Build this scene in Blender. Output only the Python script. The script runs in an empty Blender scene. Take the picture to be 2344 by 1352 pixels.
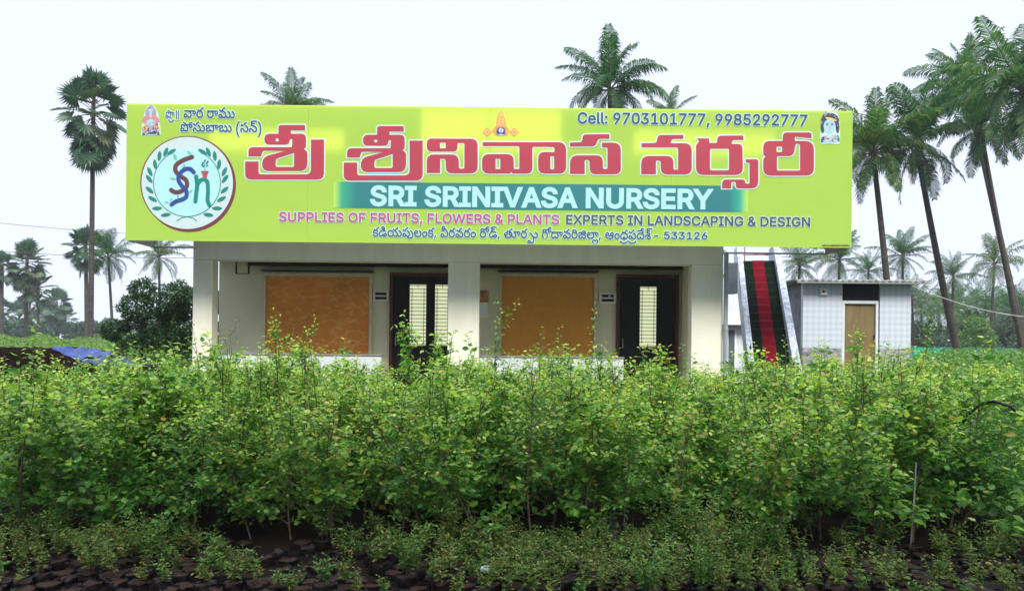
import bpy, math, random
import numpy as np
from mathutils import Vector, Matrix, geometry

scene = bpy.context.scene
C = scene.collection
rad = math.radians
rng = np.random.default_rng(11)
random.seed(11)

# ------------------------------------------------------------------ camera
FOC, CX, CY, ROLL, EYE = 1700.0, 1172.0, 788.0, 0.0103, 1.6
cam_data = bpy.data.cameras.new('camera')
cam = bpy.data.objects.new('camera', cam_data)
C.objects.link(cam)
cam_data.sensor_width = 36.0
cam_data.lens = FOC / 2344 * 36
cam_data.shift_y = (CY - 676) / 2344
cam_data.clip_start = 0.1
cam_data.clip_end = 2000
cam.matrix_world = (Matrix.Translation((0, 0, EYE)) @ Matrix.Rotation(-ROLL, 4, 'Y')
                    @ Matrix.Rotation(rad(90), 4, 'X'))
scene.camera = cam

# ------------------------------------------------------------------ sky and sun
SUN_EL, SUN_AZ = rad(50), rad(163)      # azimuth from +Y: behind the camera, a little to the right
world = bpy.data.worlds.new('World')
scene.world = world
world.use_nodes = True
nt = world.node_tree
bg = nt.nodes['Background']
bg.inputs['Strength'].default_value = 0.1
sky = nt.nodes.new('ShaderNodeTexSky')
sky.sky_type = 'NISHITA'
sky.sun_disc = False
sky.sun_elevation = SUN_EL
sky.sun_rotation = SUN_AZ
sky.dust_density = 5
tc = nt.nodes.new('ShaderNodeTexCoord')
sep = nt.nodes.new('ShaderNodeSeparateXYZ')
nt.links.new(tc.outputs['Generated'], sep.inputs[0])
ramp = nt.nodes.new('ShaderNodeValToRGB')     # overcast sky: even near the horizon, brighter to the zenith
nt.links.new(sep.outputs['Z'], ramp.inputs[0])
HZ, ZE = (6.1, 6.55, 8.0), (21.0, 22.0, 24.0)
cr = ramp.color_ramp
cr.elements[0].position = 0.44
cr.elements[0].color = (HZ[0]/40, HZ[1]/40, HZ[2]/40, 1)
cr.elements[1].position = 0.85
cr.elements[1].color = (ZE[0]/40, ZE[1]/40, ZE[2]/40, 1)
side = nt.nodes.new('ShaderNodeMapRange')     # the sky behind the camera is dimmer
side.interpolation_type = 'SMOOTHSTEP'
side.inputs['From Min'].default_value = -0.75
side.inputs['From Max'].default_value = 0.35
side.inputs['To Min'].default_value = 0.5
side.inputs['To Max'].default_value = 1.0
nt.links.new(sep.outputs['Y'], side.inputs['Value'])
dim = nt.nodes.new('ShaderNodeMix')
dim.data_type = 'RGBA'; dim.blend_type = 'MULTIPLY'
dim.inputs[0].default_value = 1
nt.links.new(ramp.outputs[0], dim.inputs[6])
nt.links.new(side.outputs[0], dim.inputs[7])
mul = nt.nodes.new('ShaderNodeMix')
mul.data_type = 'RGBA'; mul.blend_type = 'MULTIPLY'
mul.inputs[0].default_value = 1
nt.links.new(dim.outputs[2], mul.inputs[6])
mul.inputs[7].default_value = (40, 40, 40, 1)
mx = nt.nodes.new('ShaderNodeMix')
mx.data_type = 'RGBA'
mx.inputs[0].default_value = 0.06
nt.links.new(mul.outputs[2], mx.inputs[6])
nt.links.new(sky.outputs[0], mx.inputs[7])
nt.links.new(mx.outputs[2], bg.inputs['Color'])

sun_data = bpy.data.lights.new('sun', 'SUN')
sun_data.energy = 3.4
sun_data.angle = rad(24)
sun_data.color = (1.0, 0.95, 0.86)
sun = bpy.data.objects.new('sun', sun_data)
C.objects.link(sun)
to_sun = Vector((math.sin(SUN_AZ)*math.cos(SUN_EL), math.cos(SUN_AZ)*math.cos(SUN_EL), math.sin(SUN_EL)))
sun.rotation_euler = to_sun.to_track_quat('Z', 'Y').to_euler()

scene.view_settings.view_transform = 'Standard'
scene.view_settings.look = 'None'
scene.view_settings.exposure = 0.68
scene.view_settings.gamma = 1.0
scene.render.engine = 'CYCLES'
scene.cycles.use_denoising = True
scene.cycles.max_bounces = 8
scene.cycles.transparent_max_bounces = 8
scene.cycles.volume_bounces = 1
scene.cycles.caustics_reflective = False
scene.cycles.caustics_refractive = False


def P(px, py, Y):
    """the point of the place that the photograph shows at pixel (px, py) and that stands Y metres away"""
    c, s = math.cos(ROLL), math.sin(ROLL)
    dx, dy = px - CX, py - CY
    return Vector(((dx*c + dy*s) * Y / FOC, Y, EYE - (-dx*s + dy*c) * Y / FOC))


# ------------------------------------------------------------------ materials
def lin(r, g, b, k=1.0):
    f = lambda v: ((v/255 + .055)/1.055)**2.4 if v > 10 else v/255/12.92
    return (f(r)*k, f(g)*k, f(b)*k)

def new_mat(name):
    m = bpy.data.materials.new(name)
    m.use_nodes = True
    return m, m.node_tree, m.node_tree.nodes['Principled BSDF']

def paint(name, col, rough=.7, var=.12, scale=3.0, bump=0.0, bscale=60.0, spec=.3, stretch=(1, 1, 1), metal=0.0, col2=None, lo=.35, hi=.65):
    """a surface colour with soft blotches of a second tone and, if asked, a fine bump"""
    m, t, b = new_mat(name)
    co = t.nodes.new('ShaderNodeTexCoord')
    mp = t.nodes.new('ShaderNodeMapping')
    mp.inputs['Scale'].default_value = stretch
    t.links.new(co.outputs['Object'], mp.inputs[0])
    n = t.nodes.new('ShaderNodeTexNoise')
    n.inputs['Scale'].default_value = scale
    n.inputs['Detail'].default_value = 6
    n.inputs['Roughness'].default_value = .6
    t.links.new(mp.outputs[0], n.inputs['Vector'])
    r = t.nodes.new('ShaderNodeValToRGB')
    c2 = col2 if col2 else tuple(c*(1-2*var) for c in col)
    r.color_ramp.elements[0].position = lo
    r.color_ramp.elements[1].position = hi
    r.color_ramp.elements[0].color = (*c2, 1)
    r.color_ramp.elements[1].color = (*[min(1, c*(1+.3*var)) for c in col], 1)
    t.links.new(n.outputs['Fac'], r.inputs[0])
    t.links.new(r.outputs[0], b.inputs['Base Color'])
    b.inputs['Roughness'].default_value = rough
    b.inputs['Specular IOR Level'].default_value = spec
    b.inputs['Metallic'].default_value = metal
    if bump:
        n2 = t.nodes.new('ShaderNodeTexNoise')
        n2.inputs['Scale'].default_value = bscale
        n2.inputs['Detail'].default_value = 4
        t.links.new(mp.outputs[0], n2.inputs['Vector'])
        bp = t.nodes.new('ShaderNodeBump')
        bp.inputs['Strength'].default_value = bump
        bp.inputs['Distance'].default_value = .02
        t.links.new(n2.outputs['Fac'], bp.inputs['Height'])
        t.links.new(bp.outputs[0], b.inputs['Normal'])
    return m

def leaf_mat(name, stops, trans=.35, rough=.45, tcol=(1.0, 1.0, .55), spec=.4, ovar=.25):
    """leaves: each leaf its own tone, each plant a slight shift, light passing through"""
    m, t, b = new_mat(name)
    g = t.nodes.new('ShaderNodeNewGeometry')
    oi = t.nodes.new('ShaderNodeObjectInfo')
    ma = t.nodes.new('ShaderNodeMath'); ma.operation = 'MULTIPLY_ADD'
    ma.inputs[1].default_value = ovar; ma.inputs[2].default_value = -ovar/2
    t.links.new(oi.outputs['Random'], ma.inputs[0])
    ad = t.nodes.new('ShaderNodeMath'); ad.operation = 'ADD'; ad.use_clamp = True
    t.links.new(g.outputs['Random Per Island'], ad.inputs[0])
    t.links.new(ma.outputs[0], ad.inputs[1])
    r = t.nodes.new('ShaderNodeValToRGB')
    e = r.color_ramp.elements
    while len(e) < len(stops): e.new(.5)
    for i, (p, c) in enumerate(stops):
        e[i].position = p; e[i].color = (*c, 1)
    t.links.new(ad.outputs[0], r.inputs[0])
    t.links.new(r.outputs[0], b.inputs['Base Color'])
    b.inputs['Roughness'].default_value = rough
    b.inputs['Specular IOR Level'].default_value = spec
    tr = t.nodes.new('ShaderNodeBsdfTranslucent')
    tm = t.nodes.new('ShaderNodeMix'); tm.data_type = 'RGBA'; tm.blend_type = 'MULTIPLY'
    tm.inputs[0].default_value = 1; tm.inputs[7].default_value = (*[c*1.5 for c in tcol], 1)
    t.links.new(r.outputs[0], tm.inputs[6])
    t.links.new(tm.outputs[2], tr.inputs['Color'])
    ms = t.nodes.new('ShaderNodeMixShader')
    ms.inputs[0].default_value = trans
    t.links.new(b.outputs[0], ms.inputs[1]); t.links.new(tr.outputs[0], ms.inputs[2])
    t.links.new(ms.outputs[0], t.nodes['Material Output'].inputs['Surface'])
    return m

def flex(name, col, tcol, trans=.3, rough=.5, grad=None):
    """printed translucent banner cloth"""
    m, t, b = new_mat(name)
    b.inputs['Base Color'].default_value = (*col, 1)
    b.inputs['Roughness'].default_value = rough
    b.inputs['Specular IOR Level'].default_value = .25
    tr = t.nodes.new('ShaderNodeBsdfTranslucent')
    tr.inputs['Color'].default_value = (*tcol, 1)
    ms = t.nodes.new('ShaderNodeMixShader')
    ms.inputs[0].default_value = trans
    t.links.new(b.outputs[0], ms.inputs[1]); t.links.new(tr.outputs[0], ms.inputs[2])
    t.links.new(ms.outputs[0], t.nodes['Material Output'].inputs['Surface'])
    co = t.nodes.new('ShaderNodeTexCoord')
    n = t.nodes.new('ShaderNodeTexNoise')
    n.inputs['Scale'].default_value = 1.2; n.inputs['Detail'].default_value = 3
    t.links.new(co.outputs['Object'], n.inputs['Vector'])
    bp = t.nodes.new('ShaderNodeBump')
    bp.inputs['Strength'].default_value = .25; bp.inputs['Distance'].default_value = .05
    t.links.new(n.outputs['Fac'], bp.inputs['Height'])
    t.links.new(bp.outputs[0], b.inputs['Normal'])
    if grad:                                    # a printed band whose two ends fade into the ground colour
        sx = t.nodes.new('ShaderNodeSeparateXYZ')
        t.links.new(co.outputs['Generated'], sx.inputs[0])
        r = t.nodes.new('ShaderNodeValToRGB')
        e = r.color_ramp.elements
        while len(e) < len(grad): e.new(.5)
        for i, (p, c) in enumerate(grad):
            e[i].position = p; e[i].color = (*c, 1)
        t.links.new(sx.outputs['X'], r.inputs[0])
        t.links.new(r.outputs[0], b.inputs['Base Color'])
    return m

def emit_mat(name, col, strength):
    m, t, b = new_mat(name)
    b.inputs['Base Color'].default_value = (*col, 1)
    b.inputs['Emission Color'].default_value = (*col, 1)
    b.inputs['Emission Strength'].default_value = strength
    b.inputs['Roughness'].default_value = .4
    return m


# ------------------------------------------------------------------ object helpers
def wloc(o):
    v = Vector((0, 0, 0))
    while o:
        v += o.location
        o = o.parent
    return v

def tag(o, label=None, cat=None, group=None, kind=None):
    if label: o['label'] = label
    if cat: o['category'] = cat
    if group: o['group'] = group
    if kind: o['kind'] = kind
    return o

def thing(name, label, cat, loc=(0, 0, 0), rz=0, group=None):
    o = bpy.data.objects.new(name, None)
    o.empty_display_size = .2
    C.objects.link(o)
    o.location = loc
    o.rotation_euler = (0, 0, rz)
    return tag(o, label, cat, group)

def link(name, me, parent=None, loc=(0, 0, 0)):
    o = bpy.data.objects.new(name, me)
    C.objects.link(o)
    o.location = loc
    o.parent = parent
    return o

def np_mesh(name, V, F, mats, fm=None, smooth=False):
    """mesh data from numpy arrays: V (n,3), F (m,3) triangles or (m,4) quads"""
    me = bpy.data.meshes.new(name)
    V = np.asarray(V, np.float32); F = np.asarray(F, np.int32)
    k = F.shape[1]
    me.vertices.add(len(V)); me.vertices.foreach_set('co', V.ravel())
    me.loops.add(F.size); me.loops.foreach_set('vertex_index', F.ravel())
    me.polygons.add(len(F))
    me.polygons.foreach_set('loop_start', np.arange(0, F.size, k, dtype=np.int32))
    me.polygons.foreach_set('loop_total', np.full(len(F), k, np.int32))
    if fm is not None: me.polygons.foreach_set('material_index', np.asarray(fm, np.int32))
    me.polygons.foreach_set('use_smooth', np.full(len(F), smooth))
    for m in (mats if isinstance(mats, (list, tuple)) else [mats]): me.materials.append(m)
    me.update(calc_edges=True)
    return me

class MB:
    """collects boxes, tubes and sheets in world coordinates; build() links them as one mesh object"""
    def __init__(s): s.v, s.f, s.m = [], [], []
    def add(s, vs, fs, mi=0):
        b = len(s.v)
        s.v += [tuple(v) for v in vs]
        s.f += [tuple(b+i for i in f) for f in fs]
        s.m += [mi]*len(fs)
        return s
    def box(s, x0, x1, y0, y1, z0, z1, mi=0):
        vs = [(x, y, z) for z in (z0, z1) for y in (y0, y1) for x in (x0, x1)]
        return s.add(vs, [(0, 2, 3, 1), (4, 5, 7, 6), (0, 1, 5, 4), (2, 6, 7, 3), (0, 4, 6, 2), (1, 3, 7, 5)], mi)
    def tube(s, pts, r, n=8, mi=0, cap=True):
        pts = [Vector(p) for p in pts]
        rs = r if isinstance(r, (list, tuple)) else [r]*len(pts)
        vs, fs = [], []
        prev = None
        for i, p in enumerate(pts):
            t = (pts[min(i+1, len(pts)-1)] - pts[max(i-1, 0)]).normalized()
            a = prev if prev is not None else (Vector((1, 0, 0)) if abs(t.x) < .8 else Vector((0, 1, 0)))
            u = (a - t*a.dot(t)).normalized(); w = t.cross(u); prev = u
            for k in range(n):
                an = 2*math.pi*k/n
                vs.append(p + (u*math.cos(an) + w*math.sin(an))*rs[i])
        for i in range(len(pts)-1):
            for k in range(n):
                a, b = i*n+k, i*n+(k+1) % n
                fs.append((a, b, b+n, a+n))
        if cap:
            fs.append(tuple(range(n-1, -1, -1))); fs.append(tuple(range(len(vs)-n, len(vs))))
        return s.add(vs, fs, mi)
    def lathe(s, c, prof, n=16, mi=0):
        vs, fs = [], []
        for r, z in prof:
            for k in range(n):
                a = 2*math.pi*k/n
                vs.append((c[0]+r*math.cos(a), c[1]+r*math.sin(a), c[2]+z))
        for i in range(len(prof)-1):
            for k in range(n):
                a, b = i*n+k, i*n+(k+1) % n
                fs.append((a, b, b+n, a+n))
        fs.append(tuple(range(n-1, -1, -1))); fs.append(tuple(range(len(vs)-n, len(vs))))
        return s.add(vs, fs, mi)
    def build(s, name, mats, parent=None, smooth=False, bevel=0):
        off = wloc(parent)
        me = bpy.data.meshes.new(name)
        me.from_pydata([tuple(Vector(v)-off) for v in s.v], [], s.f)
        for m in (mats if isinstance(mats, (list, tuple)) else [mats]): me.materials.append(m)
        me.polygons.foreach_set('material_index', s.m)
        me.polygons.foreach_set('use_smooth', [smooth]*len(s.f))
        me.update()
        o = link(name, me, parent)
        if bevel:
            b = o.modifiers.new('bevel', 'BEVEL')
            b.width = bevel; b.segments = 2; b.limit_method = 'ANGLE'
        return o

def unit(a):
    return a / np.maximum(np.linalg.norm(a, axis=-1, keepdims=True), 1e-9)

# leaf outlines: x across (times width), y along (times length), z lift (times length)
OVATE = (np.array([(0, 0, 0), (0, .42, -.03), (-.5, .32, .05), (.5, .32, .05), (-.38, .68, .02), (.38, .68, .02), (0, 1, -.14)]),
         np.array([(0, 3, 1), (0, 1, 2), (1, 3, 5), (1, 4, 2), (1, 5, 6), (1, 6, 4)]))
DIAMOND = (np.array([(0, 0, 0), (-.5, .42, .04), (.5, .42, .04), (0, 1, -.08)]), np.array([(0, 2, 1), (1, 2, 3)]))

def leaves(pos, d, nrm, L, W, tpl):
    d = unit(d); s = unit(np.cross(d, nrm)); n = np.cross(s, d)
    T, Fc = tpl
    V = (pos[:, None, :] + T[None, :, 0:1]*W[:, None, None]*s[:, None, :] + T[None, :, 1:2]*L[:, None, None]*d[:, None, :]
         + T[None, :, 2:3]*L[:, None, None]*n[:, None, :])
    N, K = len(pos), len(T)
    F = Fc[None] + (np.arange(N)*K)[:, None, None]
    return V.reshape(-1, 3), F.reshape(-1, 3)

def join(parts):
    Vs, Fs, o = [], [], 0
    for V, F in parts:
        Vs.append(V); Fs.append(F+o); o += len(V)
    return np.concatenate(Vs), np.concatenate(Fs)

def np_tube(pts, r0, r1, n=5):
    pts = np.asarray(pts, float); m = len(pts)
    t = unit(np.gradient(pts, axis=0))
    a = np.where(np.abs(t[:, :1]) < .8, np.array([[1., 0, 0]]), np.array([[0, 1., 0]]))
    u = unit(a - t*np.sum(a*t, 1, keepdims=True)); w = np.cross(t, u)
    r = np.linspace(r0, r1, m)[:, None, None]
    an = np.linspace(0, 2*np.pi, n, endpoint=False)
    V = pts[:, None, :] + r*(np.cos(an)[None, :, None]*u[:, None, :] + np.sin(an)[None, :, None]*w[:, None, :])
    F = []
    for i in range(m-1):
        for k in range(n):
            a_, b_ = i*n+k, i*n+(k+1) % n
            F += [(a_, b_, b_+n), (a_, b_+n, a_+n)]
    return V.reshape(-1, 3), np.array(F)

def sph(n, r=rng):
    return unit(r.normal(size=(n, 3)))

# ------------------------------------------------------------------ palette
M = {}
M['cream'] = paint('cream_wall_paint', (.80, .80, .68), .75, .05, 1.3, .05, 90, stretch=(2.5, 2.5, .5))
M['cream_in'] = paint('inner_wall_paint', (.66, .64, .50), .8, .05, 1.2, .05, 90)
M['white'] = paint('white_paint', (.78, .80, .80), .6, .06, 2)
M['parapet'] = paint('parapet_white_paint', (.62, .67, .71), .65, .06, 1.5, .05, 80)
M['coping'] = paint('grey_coping_stone', (.22, .24, .24), .6, .15, 9)
M['frame'] = paint('window_frame_cream', (.62, .57, .42), .6, .08, 6)
M['dark'] = paint('dark_wood', (.005, .003, .006), .7, .2, 8)
M['jamb'] = paint('reddish_wood', (.10, .025, .012), .5, .25, 10, stretch=(4, 4, .6))
M['steel'] = paint('dark_steel', (.006, .004, .010), .6, .2, 5)
M['white_box'] = paint('white_plastic', (.74, .76, .76), .45, .04, 3)
M['black'] = paint('black_plastic', (.012, .012, .016), .35, .2, 6)
M['grey'] = paint('grey_pipe', (.30, .33, .35), .5, .12, 4)
M['soil'] = paint('brown_soil', (.050, .026, .018), .95, .3, 14, .6, 30, spec=.1)
M['bag'] = paint('black_poly_bag', (.012, .008, .009), .5, .3, 9, .3, 25)
M['bark'] = paint('palm_bark', (.070, .060, .052), .9, .25, 2.0, .6, 9, stretch=(1, 1, 5))
M['stem'] = paint('green_brown_stem', (.11, .10, .045), .8, .3, 20)
M['stem_pale'] = paint('dry_stem', (.16, .13, .08), .8, .3, 20)
M['wire'] = paint('wire_grey', (.10, .10, .11), .6, .1, 2)

# ------------------------------------------------------------------ ground
def ground():
    xs = np.concatenate([np.linspace(-600, -20, 12), np.linspace(-18, 18, 60), np.linspace(20, 600, 12)])
    ys = np.concatenate([np.linspace(-60, 1, 5), np.linspace(2, 16, 46), np.linspace(18, 900, 14)])
    X, Y = np.meshgrid(xs, ys)
    Z = .015*np.sin(X*5.1+Y*2.3)*np.sin(Y*6.7-X) + .012*np.sin(X*11.3)*np.cos(Y*9.1)
    Z[(np.abs(X) > 18) | (Y > 16)] = 0
    V = np.stack([X, Y, Z], -1).reshape(-1, 3)
    n = len(xs)
    i, j = np.meshgrid(np.arange(len(ys)-1), np.arange(n-1), indexing='ij')
    a = (i*n+j).ravel()
    F = np.stack([a, a+1, a+1+n, a+n], 1)
    m = paint('damp_soil_ground', (.016, .010, .009), .95, .3, 1.5, .7, 24, spec=.05, col2=(.007, .005, .006))
    tag(link('ground', np_mesh('ground', V, F, m, smooth=True)), kind='structure')
ground()

# ------------------------------------------------------------------ the sign board
SY = 13.0
SC = SY/FOC
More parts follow.
